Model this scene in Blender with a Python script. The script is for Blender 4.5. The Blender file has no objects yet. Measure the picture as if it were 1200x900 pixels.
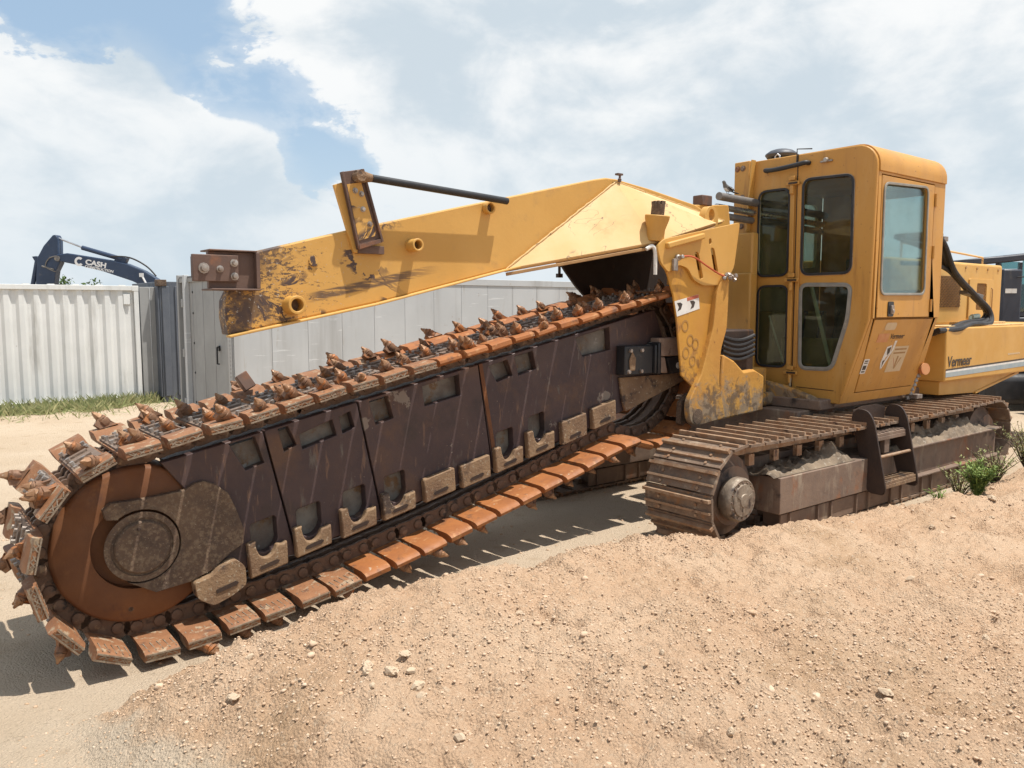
import bpy, bmesh, math, random
import numpy as np
from math import sin, cos, pi, radians as R, atan2, sqrt
from mathutils import Vector as V, Matrix as M
from mathutils.geometry import delaunay_2d_cdt

S = bpy.context.scene
COL = S.collection
random.seed(7)
rng = np.random.default_rng(7)

# ------------------------------------------------------------------ camera
cam_d = bpy.data.cameras.new('camera')
cam = bpy.data.objects.new('camera', cam_d)
COL.objects.link(cam)
cam.location = (0, 0, 2.1)
cam.rotation_euler = (R(90 - 5.5275), 0, 0)
cam_d.sensor_width = 36.0
cam_d.lens = 36.0 * 930 / 1200
cam_d.clip_start = 0.05
cam_d.clip_end = 3000
S.camera = cam

# machine frame: u runs towards the boom tip, v towards the near side, w up
ORG = V((2.0514, 6.6423, 0))
HEAD = atan2(-0.62062, -0.78411)
MW = M.Translation(ORG) @ M.Rotation(HEAD, 4, 'Z')

# ------------------------------------------------------------------ sun, sky, exposure
S.view_settings.view_transform = 'Standard'
S.view_settings.look = 'None'
S.view_settings.exposure = 0.40
S.view_settings.gamma = 1.0
travel = (MW.to_3x3() @ V((.22, -.25, -1))).normalized()
to_sun = -travel
elev = math.asin(to_sun.z)
sd = bpy.data.lights.new('sun', 'SUN')
sd.energy = 4.7
sd.angle = R(0.53)
sd.color = (1, .955, .88)
so = bpy.data.objects.new('sun', sd)
COL.objects.link(so)
so.rotation_euler = travel.to_track_quat('-Z', 'Y').to_euler()
so.location = (0, 0, 30)

W = bpy.data.worlds.new('World')
S.world = W
W.use_nodes = True


class N:
    """small helper for building node trees"""
    def __init__(s, nt):
        s.nt = nt
    def n(s, t, **k):
        x = s.nt.nodes.new(t)
        for a, b in k.items():
            setattr(x, a, b)
        return x
    def l(s, a, b):
        s.nt.links.new(a, b)
    def put(s, sock, v):
        if hasattr(v, 'is_output'):
            s.l(v, sock)
        else:
            sock.default_value = v
    def math(s, op, a, b=0.0, c=0.0, clamp=False):
        x = s.n('ShaderNodeMath', operation=op, use_clamp=clamp)
        for i, v in enumerate((a, b, c)):
            s.put(x.inputs[i], v)
        return x.outputs[0]
    def vec(s, op, a, b=(0, 0, 0)):
        x = s.n('ShaderNodeVectorMath', operation=op)
        s.put(x.inputs[0], a)
        if op == 'SCALE':
            s.put(x.inputs['Scale'], b)
        else:
            s.put(x.inputs[1], b)
        return x.outputs['Value'] if op in ('DOT_PRODUCT', 'LENGTH', 'DISTANCE') else x.outputs[0]
    def noise(s, vec, scale, detail=4, rough=.55, dist=0.0):
        x = s.n('ShaderNodeTexNoise')
        s.l(vec, x.inputs['Vector'])
        x.inputs['Scale'].default_value = scale
        x.inputs['Detail'].default_value = detail
        x.inputs['Roughness'].default_value = rough
        x.inputs['Distortion'].default_value = dist
        return x.outputs['Fac']
    def vor(s, vec, scale, feature='F1', rand=1.0):
        x = s.n('ShaderNodeTexVoronoi', feature=feature)
        s.l(vec, x.inputs['Vector'])
        x.inputs['Scale'].default_value = scale
        x.inputs['Randomness'].default_value = rand
        return x.outputs['Distance']
    def ramp(s, f, lo, hi, a=0.0, b=1.0):
        x = s.n('ShaderNodeMapRange', clamp=True)
        x.interpolation_type = 'SMOOTHSTEP'
        s.put(x.inputs['Value'], f)
        for k, v in zip(('From Min', 'From Max', 'To Min', 'To Max'), (lo, hi, a, b)):
            s.put(x.inputs[k], v)
        return x.outputs[0]
    def mix(s, f, a, b, blend='MIX'):
        x = s.n('ShaderNodeMix', data_type='RGBA', blend_type=blend)
        s.put(x.inputs[0], f)
        for i, v in ((6, a), (7, b)):
            if isinstance(v, (tuple, list)) and len(v) == 3:
                v = (*v, 1)
            s.put(x.inputs[i], v)
        return x.outputs[2]


def build_world():
    nt = W.node_tree
    nt.nodes.clear()
    q = N(nt)
    out = q.n('ShaderNodeOutputWorld')
    bg = q.n('ShaderNodeBackground')
    q.l(bg.outputs[0], out.inputs[0])
    bg.inputs[1].default_value = 0.1
    sky = q.n('ShaderNodeTexSky', sky_type='NISHITA')
    sky.sun_disc = False
    sky.sun_elevation = elev
    sky.sun_rotation = atan2(to_sun.x, to_sun.y)
    sky.air_density = 1.0
    sky.dust_density = 1.2
    sky.ozone_density = 1.0
    tc = q.n('ShaderNodeTexCoord')
    d = tc.outputs['Generated']
    sep = q.n('ShaderNodeSeparateXYZ')
    q.l(d, sep.inputs[0])
    z = sep.outputs[2]
    # cloud noise lives on the direction itself, flattened a little
    p = q.vec('ADD', q.vec('MULTIPLY', d, (1, 1, 1.7)), (3.13, 1.7, .4))
    big = q.noise(p, 2.3, 3, .5)
    det = q.noise(p, 6.5, 9, .55, .3)
    edge = q.noise(p, 17.0, 7, .6, .3)
    dens = q.math('ADD', q.math('MULTIPLY', big, .50), q.math('MULTIPLY', det, .50))
    dens = q.math('ADD', dens, q.math('SUBTRACT', q.math('MULTIPLY', edge, .26), .05))
    warp = q.math('ADD', q.math('MULTIPLY', q.math('SUBTRACT', det, .5), .30), q.math('MULTIPLY', q.math('SUBTRACT', edge, .5), .12))

    def direc(px, py):
        v = V(((px - 600) / 930, 1, (360 - py) / 930))
        return v.normalized()
    # where the photograph's sky opens and where its cloud masses stand
    bias = None
    for (px, py, r, k) in ((60, 0, .08, .20), (205, 30, .11, .27), (320, 115, .075, .24), (372, 185, .055, .20), (395, 250, .04, .08),
                           (735, 8, .04, .26), (1195, 250, .08, .10), (20, 20, .04, .12),
                           (90, 200, .22, -.26), (250, 250, .13, -.16), (140, 90, .06, -.16), (300, 185, .05, -.14), (560, 50, .22, -.22), (760, 120, .24, -.16), (1000, 100, .3, -.22), (440, 40, .11, -.20)):
        c = direc(px, py)
        dist = q.math('ADD', q.vec('DISTANCE', q.vec('NORMALIZE', d), tuple(c)), warp)
        g = q.ramp(dist, 0.0, r * 1.5, k, 0.0)
        bias = g if bias is None else q.math('ADD', bias, g)
    dens = q.math('SUBTRACT', dens, bias)
    cover = q.ramp(dens, .555, .64)
    thin = q.ramp(dens, .42, .62, 0, .34)
    cover = q.math('MAXIMUM', cover, thin)
    # shading inside the clouds
    sh = q.noise(q.vec('ADD', p, (.05, -.08, .10)), 5.2, 7, .55, .35)
    sh2 = q.noise(p, 11, 7, .6, .3)
    s3 = q.math('ADD', q.math('MULTIPLY', sh, .74), q.math('MULTIPLY', sh2, .28))
    s3 = q.math('ADD', s3, q.math('MULTIPLY', q.ramp(dens, .60, .95), -.10))
    lit = q.ramp(s3, .34, .58)
    ccol = q.mix(lit, (4.85, 5.5, 6.0), (7.5, 7.55, 7.5))
    hz = q.ramp(z, 0.0, .30, 1.0, 0.0)
    ccol = q.mix(q.math('MULTIPLY', hz, .60), ccol, (4.9, 5.7, 6.3))
    skyc = q.mix(.65, q.vec('SCALE', sky.outputs[0], 0.9), (3.7, 5.1, 6.6))
    skyc = q.mix(q.math('MULTIPLY', hz, .75), skyc, (4.9, 5.9, 6.6))
    fin = q.mix(q.math('MULTIPLY', cover, .95), skyc, ccol)
    q.l(fin, bg.inputs[0])


build_world()


# ------------------------------------------------------------------ materials
def matnodes(name):
    m = bpy.data.materials.new(name)
    m.use_nodes = True
    nt = m.node_tree
    nt.nodes.clear()
    q = N(nt)
    out = q.n('ShaderNodeOutputMaterial')
    return m, q, out


def coords(q, stretch=(1, 1, 1), seed=0.0):
    tc = q.n('ShaderNodeTexCoord')
    oi = q.n('ShaderNodeObjectInfo')
    r = q.vec('SCALE', (17.3, 9.1, 23.7), oi.outputs['Random'])
    p = q.vec('ADD', tc.outputs['Object'], r)
    if seed:
        p = q.vec('ADD', p, (seed, seed * 1.7, -seed))
    if stretch != (1, 1, 1):
        return p, q.vec('MULTIPLY', p, stretch), tc.outputs['Object']
    return p, p, tc.outputs['Object']


def mat(name, c1, c2, layers=(), rough=.6, rough2=None, metal=0.0, scale=2.0, bump=0.0, bscale=30.0, spec=.4, stretch=(1, 1, 1), seed=0.0, hook=None):
    """base colour drifts from c1 to c2; each layer = (colour, noise scale, lo, hi, stretch)"""
    m, q, out = matnodes(name)
    p, ps, obj = coords(q, stretch, seed)
    b = q.n('ShaderNodeBsdfPrincipled')
    q.l(b.outputs[0], out.inputs[0])
    f = q.ramp(q.noise(ps, scale, 6, .6), .32, .68)
    col = q.mix(f, c1, c2)
    for (c, sc, lo, hi, st) in layers:
        v = q.vec('MULTIPLY', p, st)
        k = q.ramp(q.noise(v, sc, 7, .62, .15), lo, hi)
        col = q.mix(k, col, c)
    if hook:
        col = hook(q, col, p, obj)
    q.l(col, b.inputs['Base Color'])
    if rough2 is None:
        rough2 = min(1, rough + .15)
    q.l(q.ramp(q.noise(p, scale * 3.1, 5, .6), .3, .7, rough, rough2), b.inputs['Roughness'])
    b.inputs['Metallic'].default_value = metal
    b.inputs['Specular IOR Level'].default_value = spec
    if bump:
        bp = q.n('ShaderNodeBump')
        bp.inputs['Strength'].default_value = bump
        bp.inputs['Distance'].default_value = .02
        q.l(q.noise(p, bscale, 6, .65), bp.inputs['Height'])
        q.l(bp.outputs[0], b.inputs['Normal'])
    return m


YEL1, YEL2 = (.52, .275, .058), (.57, .315, .078)
DIRT = (.30, .215, .135)
RUST = (.20, .075, .025)
DARKB = (.042, .031, .027)


def hook_beam(q, col, p, obj):
    sep = q.n('ShaderNodeSeparateXYZ')
    q.l(obj, sep.inputs[0])
    u, w = sep.outputs[0], sep.outputs[2]
    # rubbed bare towards the tip
    zone = q.ramp(u, 2.3, 3.85)
    warp = q.noise(p, 2.6, 5, .6, 1.2)
    line = q.math('ABSOLUTE', q.math('SUBTRACT', warp, .5))
    k1 = q.math('MULTIPLY', q.ramp(line, .020, .034, 1, 0), q.ramp(u, 2.45, 2.75))
    k1 = q.math('MULTIPLY', k1, q.ramp(q.noise(p, 2.1, 3, .5), .44, .50))
    fine = q.math('ADD', q.math('MULTIPLY', q.noise(q.vec('MULTIPLY', p, (.55, 1, 1.5)), 14, 8, .74, 1.4), .7), q.math('MULTIPLY', q.noise(p, 55, 4, .7), .3))
    k2 = q.ramp(q.math('ADD', fine, q.math('MULTIPLY', zone, .24)), .715, .745)
    tipz = q.math('MULTIPLY', q.ramp(u, 3.45, 3.8), q.ramp(q.noise(p, 6, 5, .65), .40, .56))
    k = q.math('MAXIMUM', q.math('MAXIMUM', k1, q.math('MULTIPLY', k2, .9)), tipz)
    # long rub mark along the lower edge
    low = q.math('ADD', w, q.math('MULTIPLY', u, .222))
    rub = q.math('MULTIPLY', q.ramp(low, 2.855, 2.875), q.ramp(low, 2.925, 2.94, 1, 0))
    rub = q.math('MULTIPLY', rub, q.math('MULTIPLY', q.ramp(u, 2.1, 2.6), q.ramp(u, 3.2, 3.35, 1, 0)))
    rub = q.math('MULTIPLY', rub, q.ramp(q.noise(q.vec('MULTIPLY', p, (3, 3, 40)), 1.5, 5, .6), .36, .5))
    k = q.math('MAXIMUM', k, q.math('MULTIPLY', rub, .85))
    dk = q.mix(q.noise(p, 30, 3), (.05, .034, .032), (.10, .062, .05))
    col = q.mix(k, col, dk)
    grey = q.math('MULTIPLY', q.ramp(q.noise(p, 34, 4, .7), .62, .66), zone)
    return q.mix(grey, col, (.42, .40, .37))


def hook_mud(lo, hi, c=DIRT, ax=2, amt=1.0):
    """dried mud that reaches up from `lo` (all mud) to `hi` (clean)"""
    def f(q, col, p, obj):
        sep = q.n('ShaderNodeSeparateXYZ')
        q.l(obj, sep.inputs[0])
        g = q.ramp(sep.outputs[ax], lo, hi, .10, -.22)
        k = q.ramp(q.math('ADD', q.noise(p, 6, 10, .74, .6), g), .50, .64, 0, amt)
        dk = q.ramp(q.math('ADD', q.noise(p, 5.5, 6, .72, .8), g), .53, .64)
        col = q.mix(k, col, c)
        return q.mix(q.math('MULTIPLY', dk, .75), col, (.10, .065, .042))
    return f


yellow = mat('yellow paint', YEL1, YEL2,
             [((.42, .22, .06), 1.1, .50, .78, (1, 1, .35)), ((.36, .20, .06), 14, .66, .72, (1, 1, .25)), (RUST, 26, .70, .73, (1, 1, 1))],
             rough=.42, rough2=.6, scale=1.3, bump=.05, bscale=8, spec=.45)
yellow_cab = mat('cab yellow paint', (.50, .245, .050), (.54, .275, .062),
                 [((.40, .195, .05), 1.3, .48, .75, (1, 1, .3)), ((.36, .17, .045), 7, .56, .75, (1.4, 1.4, .12)), ((.54, .31, .10), 3.0, .58, .8, (1, 1, .3)), ((.30, .13, .04), 26, .645, .68, (1, 1, .8)), (RUST, 30, .68, .70, (1, 1, 1))],
                 rough=.40, rough2=.58, scale=1.1, bump=.04, bscale=7, spec=.45)
yellow_beam = mat('scraped yellow paint', (.52, .285, .07), (.57, .32, .085), [((.44, .25, .08), 3.5, .55, .75, (1, 1, 1))],
                  rough=.5, scale=1.2, bump=.08, bscale=14, hook=hook_beam)


def hook_cover(q, col, p, obj):
    wv = q.noise(p, 1.15, 3, .5, 2.2)
    ln = q.ramp(q.math('ABSOLUTE', q.math('SUBTRACT', wv, .47)), .0015, .0045, 1, 0)
    br = q.ramp(q.noise(p, 3.0, 3, .5), .45, .55)
    return q.mix(q.math('MULTIPLY', q.math('MULTIPLY', ln, br), .75), col, (.10, .07, .05))


yellow_faded = mat('faded yellow paint', (.58, .37, .15), (.62, .42, .20), [((.52, .33, .14), 5, .55, .75, (1, 1, 1)), ((.2, .12, .07), 40, .71, .74, (1, 1, 1))],
                   rough=.55, scale=1.5, bump=.05, bscale=9, hook=hook_cover)
yellow_beam2 = mat('sunned yellow paint', (.56, .32, .085), (.60, .36, .11), [((.46, .26, .08), 2.5, .55, .75, (1, 1, .4)), (RUST, 26, .71, .74, (1, 1, 1))], rough=.5, scale=1.3, bump=.04, bscale=9)
yellow_muddy = mat('mud splashed yellow paint', YEL1, (.46, .22, .045), [(RUST, 12, .62, .70, (1, 1, .5))],
                   rough=.55, scale=2, bump=.25, bscale=14, hook=hook_mud(1.0, 1.95, (.27, .195, .125)))
yellow_ringed = mat('rust ringed yellow paint', (.52, .26, .04), (.47, .22, .04), [((.26, .12, .045), 5, .55, .70, (1, 1, .6))],
                    rough=.5, scale=2.2, bump=.1, bscale=14, hook=hook_mud(1.25, 2.05, (.15, .075, .035), amt=.75))
brown_plate = mat('bare brown steel', (.115, .072, .058), (.15, .092, .07), [((.22, .10, .055), 5, .54, .70, (1, 1, 1)), ((.22, .17, .13), 24, .70, .74, (1, 1, 1))],
                  rough=.55, scale=3, metal=.2, bump=.12, bscale=25)
boom_steel = mat('dark boom plate', (.060, .040, .041), (.084, .054, .051),
                 [((.13, .072, .045), 2.2, .50, .72, (1, 1, 1)), ((.15, .09, .065), 5.5, .60, .68, (3, 1, .5)), ((.13, .11, .095), 14, .60, .72, (1, 1, .3)), ((.24, .19, .145), 34, .67, .73, (1, 1, 1)), ((.045, .035, .033), 1.7, .56, .74, (1, 1, 1)), ((.21, .17, .14), 2.6, .655, .672, (1.2, 1, .9))],
                 rough=.36, rough2=.6, scale=1.6, metal=.15, bump=.12, bscale=22)
pocket_steel = mat('sky-lit grey pocket steel', (.21, .19, .16), (.12, .095, .078), [((.15, .085, .04), 6, .55, .66, (1, 1, 1)), ((.27, .25, .22), 12, .62, .72, (1, 1, 1))],
                   rough=.5, scale=5, metal=.1, bump=.25, bscale=26)  # grey raised to stand for sky light caught inside the pockets
mud_steel = mat('mud crusted steel', (.145, .092, .058), (.095, .060, .042), [((.20, .14, .09), 38, .46, .66, (1, 1, 1)), ((.07, .047, .036), 4, .50, .74, (1, 1, 1)), ((.30, .235, .17), 75, .62, .70, (1, 1, 1))],
                rough=.75, scale=3.5, bump=.4, bscale=55)
tan_block = mat('tan crusted wear block', (.26, .165, .092), (.17, .10, .058), [((.07, .048, .037), 6, .54, .66, (1, 1, 1)), ((.36, .285, .20), 40, .58, .66, (1, 1, 1))],
                rough=.75, scale=5, bump=.4, bscale=45)
rust_wheel = mat('orange rusted wheel', (.18, .070, .024), (.13, .050, .020), [((.27, .115, .035), 2.5, .56, .72, (1, 1, 1)), ((.08, .036, .022), 3.4, .58, .74, (1, 1, 1))],
                 rough=.6, scale=2.6, bump=.1, bscale=20)
pad_orange = mat('orange rusted pad', (.33, .122, .036), (.25, .088, .028), [((.40, .19, .075), 12, .55, .68, (1, 1, 1)), ((.13, .058, .03), 7, .54, .70, (1, 1, 1)), ((.40, .31, .22), 13, .66, .71, (1, 1, 1))],
                 rough=.55, scale=6, bump=.12, bscale=40)
pad_worn = mat('worn brown pad', (.27, .125, .058), (.20, .088, .040), [((.33, .245, .16), 15, .54, .64, (1, 1, 1)), ((.105, .055, .035), 9, .58, .70, (1, 1, 1))],
               rough=.6, scale=7, bump=.3, bscale=45)
pad_base = mat('greyed pad steel', (.145, .098, .072), (.19, .135, .10), [((.30, .26, .22), 30, .60, .68, (1, 1, 1)), ((.075, .05, .04), 12, .58, .68, (1, 1, 1))],
               rough=.6, scale=8, bump=.35, bscale=50)
weld_grey = mat('hard weld bead', (.30, .245, .185), (.20, .14, .095), [((.16, .09, .05), 25, .58, .66, (1, 1, 1))], rough=.45, metal=.3, scale=20, bump=.3, bscale=80)
bolt_steel = mat('shiny bolt steel', (.42, .38, .34), (.25, .20, .17), [((.14, .07, .04), 20, .6, .7, (1, 1, 1))], rough=.38, metal=.6, scale=14)
tooth_m = mat('brown tooth holder', (.155, .078, .044), (.23, .125, .07), [((.34, .125, .038), 9, .50, .62, (1, 1, 1)), ((.09, .055, .04), 14, .60, .70, (1, 1, 1))],
              rough=.5, scale=11, metal=.15, bump=.2, bscale=60)
tip_m = mat('tan bit tip', (.30, .165, .085), (.22, .11, .055), [((.45, .36, .27), 30, .62, .7, (1, 1, 1))], rough=.4, metal=.2, scale=18, bump=.1, bscale=70)
link_m = mat('dark chain link', (.135, .082, .055), (.17, .105, .068), [((.26, .17, .10), 14, .58, .70, (1, 1, 1)), ((.05, .038, .032), 9, .55, .68, (1, 1, 1))],
             rough=.55, rough2=.75, metal=.3, scale=9, bump=.2, bscale=40)
track_m = mat('track shoe steel', (.235, .165, .118), (.165, .115, .084), [((.29, .145, .065), 6, .54, .68, (1, 1, 1)), ((.34, .265, .195), 9, .54, .68, (1, 1, 1)), ((.07, .052, .043), 5, .58, .70, (1, 1, 1))],
              rough=.55, metal=.2, scale=7, bump=.25, bscale=40)
grouser_m = mat('worn grouser edge', (.29, .165, .095), (.37, .26, .175), [((.45, .36, .27), 16, .60, .70, (1, 1, 1)), ((.10, .055, .04), 9, .58, .7, (1, 1, 1))],
                rough=.5, metal=.25, scale=10, bump=.2, bscale=50)
rail_m = mat('muddy frame steel', (.17, .118, .09), (.225, .155, .113), [((.27, .12, .06), 3, .54, .70, (1, 1, .7)), ((.30, .235, .175), 7, .54, .70, (1, 1, .3)), ((.05, .037, .033), 3, .58, .72, (1, 1, 1))],
             rough=.6, metal=.15, scale=4, bump=.2, bscale=32)
hub_m = mat('dusty hub steel', (.28, .225, .17), (.19, .145, .11), [((.32, .27, .21), 20, .55, .66, (1, 1, 1)), ((.06, .045, .04), 9, .60, .70, (1, 1, 1))], rough=.5, metal=.3, scale=9, bump=.2, bscale=50)
caked = mat('caked grey mud', (.24, .18, .125), (.14, .105, .075), [((.30, .255, .205), 22, .56, .68, (1, 1, 1)), ((.065, .052, .045), 6, .58, .70, (1, 1, 1))], rough=.95, scale=6, bump=.6, bscale=40)
ladder_m = mat('dark ladder steel', (.040, .027, .023), (.060, .038, .028), [((.15, .07, .035), 7, .62, .72, (1, 1, .4))], rough=.5, metal=.2, scale=4, bump=.15, bscale=28)
black_rubber = mat('black rubber', (.020, .019, .020), (.035, .033, .034), [((.12, .10, .085), 9, .66, .76, (1, 1, 1))], rough=.5, scale=4, bump=.08, bscale=40)
grey_rubber = mat('grey window rubber', (.30, .285, .25), (.22, .205, .18), [((.38, .33, .26), 12, .6, .7, (1, 1, 1))], rough=.7, scale=8)
black_paint = mat('black paint', (.018, .018, .020), (.028, .028, .030), [((.11, .095, .08), 6, .62, .78, (1, 1, 1))], rough=.35, scale=3)
interior = mat('cab interior', (.13, .12, .09), (.09, .085, .065), [], rough=.7, scale=5)
interior_olive = mat('olive cab lining', (.34, .28, .12), (.26, .21, .09), [], rough=.7, scale=3)
pole_m = mat('pale green pole', (.55, .62, .52), (.45, .52, .44), [], rough=.5, scale=6)
chrome = mat('bright steel', (.55, .55, .56), (.42, .42, .43), [], rough=.22, metal=.9, scale=4)
grey_pipe = mat('grey pipe', (.20, .19, .18), (.15, .14, .135), [((.28, .24, .19), 9, .6, .7, (1, 1, 1))], rough=.5, metal=.3, scale=6)
white_vinyl = mat('white decal vinyl', (.72, .70, .66), (.62, .60, .56), [((.45, .36, .25), 18, .62, .74, (1, 1, 1))], rough=.5, scale=8)
tan_vinyl = mat('faded decal vinyl', (.54, .40, .24), (.58, .45, .29), [((.46, .28, .1), 18, .62, .74, (1, 1, 1))], rough=.5, scale=8)
red_vinyl = mat('red decal vinyl', (.42, .09, .05), (.48, .15, .08), [], rough=.5, scale=8)
orange_vinyl = mat('faded orange vinyl', (.52, .20, .08), (.55, .27, .12), [], rough=.5, scale=10)
ink = mat('dark decal ink', (.045, .036, .03), (.07, .05, .04), [], rough=.5, scale=10)
blue_vinyl = mat('grey blue stripe', (.27, .33, .36), (.34, .38, .38), [], rough=.5, scale=5)
red_hose = mat('orange hose', (.50, .11, .045), (.42, .09, .04), [], rough=.5, scale=10)
cont_white = mat('white container paint', (.70, .70, .68), (.64, .64, .62), [((.44, .43, .40), 3, .55, .75, (1, 1, .12)), ((.30, .24, .19), 9, .70, .76, (1, 1, .5)), ((.42, .40, .36), 22, .68, .74, (1, 1, 1))],
                 rough=.5, scale=1.2, bump=.06, bscale=9)
cont_grey = mat('grey container paint', (.50, .51, .515), (.45, .46, .465), [((.38, .38, .375), 2.0, .50, .70, (1, 1, .08)), ((.36, .33, .29), 5, .60, .74, (1, 1, .12)), ((.30, .24, .18), 12, .66, .72, (1, 1, .3)), ((.58, .59, .59), 6, .62, .66, (.2, .2, 2.5))],
                rough=.5, scale=.9, bump=.04, bscale=6)
cont_door = mat('grey door paint', (.31, .31, .305), (.265, .265, .26), [((.21, .205, .20), 4, .55, .75, (1, 1, .1)), ((.25, .17, .11), 9, .68, .74, (1, 1, .25))],
                rough=.55, scale=1.5, bump=.05, bscale=9)
cont_dark = mat('slate container paint', (.085, .095, .115), (.115, .125, .145), [((.20, .19, .18), 5, .6, .75, (1, 1, .15))], rough=.5, scale=1.5)
navy = mat('navy machine paint', (.022, .040, .080), (.030, .050, .095), [((.08, .09, .11), 6, .60, .75, (1, 1, 1))], rough=.35, scale=2)
navy2 = mat('dark slate paint', (.030, .034, .048), (.042, .046, .060), [((.10, .095, .09), 4, .60, .78, (1, 1, .4))], rough=.4, scale=2)
concrete = mat('weathered concrete', (.36, .32, .26), (.28, .245, .20), [((.18, .15, .12), 5, .58, .72, (1, 1, .3))], rough=.9, scale=3, bump=.2, bscale=30)
white_ink = mat('white lettering', (.74, .74, .74), (.68, .68, .68), [], rough=.5, scale=5)
bark = mat('bark', (.10, .075, .05), (.06, .045, .03), [], rough=.9, scale=8)
leaf_m = mat('green leaves', (.055, .10, .022), (.085, .135, .035), [], rough=.6, scale=6)
weed_m = mat('weed leaves', (.15, .22, .045), (.19, .25, .065), [], rough=.6, scale=9)
weed_dry = mat('drying weed leaves', (.30, .28, .12), (.21, .235, .09), [], rough=.7, scale=9)
grass_m = mat('grass blades', (.13, .17, .045), (.22, .22, .085), [], rough=.7, scale=2.5)
stone_m = mat('pale limestone', (.49, .37, .255), (.55, .43, .31), [((.42, .30, .20), 9, .5, .7, (1, 1, 1))], rough=.9, scale=9, bump=.35, bscale=45)
bird_grey = mat('grey feathers', (.115, .115, .115), (.155, .155, .15), [], rough=.8, scale=20)
bird_white = mat('white feathers', (.62, .62, .60), (.55, .55, .53), [], rough=.8, scale=20)
bird_dark = mat('dark feathers', (.028, .028, .03), (.045, .045, .048), [], rough=.8, scale=20)


def glass(name, tint, spec=.9):
    m, q, out = matnodes(name)
    tr = q.n('ShaderNodeBsdfTransparent')
    tr.inputs[0].default_value = (*tint, 1)
    gl = q.n('ShaderNodeBsdfGlossy')
    gl.inputs['Roughness'].default_value = .03
    gl.inputs['Color'].default_value = (.92, .95, .94, 1)
    fr = q.n('ShaderNodeFresnel')
    fr.inputs['IOR'].default_value = 1.5
    df = q.n('ShaderNodeBsdfDiffuse')
    df.inputs[0].default_value = (.35, .34, .28, 1)
    p, ps, o = coords(q)
    dust = q.ramp(q.noise(p, 5, 6, .6), .35, .8, .02, .10)
    mx = q.n('ShaderNodeMixShader')
    q.l(q.math('MULTIPLY', fr.outputs[0], spec, clamp=True), mx.inputs[0])
    q.l(tr.outputs[0], mx.inputs[1]); q.l(gl.outputs[0], mx.inputs[2])
    m2 = q.n('ShaderNodeMixShader')
    q.l(dust, m2.inputs[0])
    q.l(mx.outputs[0], m2.inputs[1]); q.l(df.outputs[0], m2.inputs[2])
    q.l(m2.outputs[0], out.inputs[0])
    return m


glass_dark = glass('tinted cab glass', (.68, .71, .62), .5)
glass_door = glass('pale teal glass', (.80, .88, .86), .7)
glass_far = glass('teal glass', (.35, .55, .55), 1.6)


# ------------------------------------------------------------------ mesh builder
def inside(pt, poly):
    x, y = pt
    r = False
    n = len(poly)
    for i in range(n):
        x1, y1 = poly[i]; x2, y2 = poly[i - 1]
        if (y1 > y) != (y2 > y) and x < (x2 - x1) * (y - y1) / (y2 - y1) + x1:
            r = not r
    return r


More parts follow.
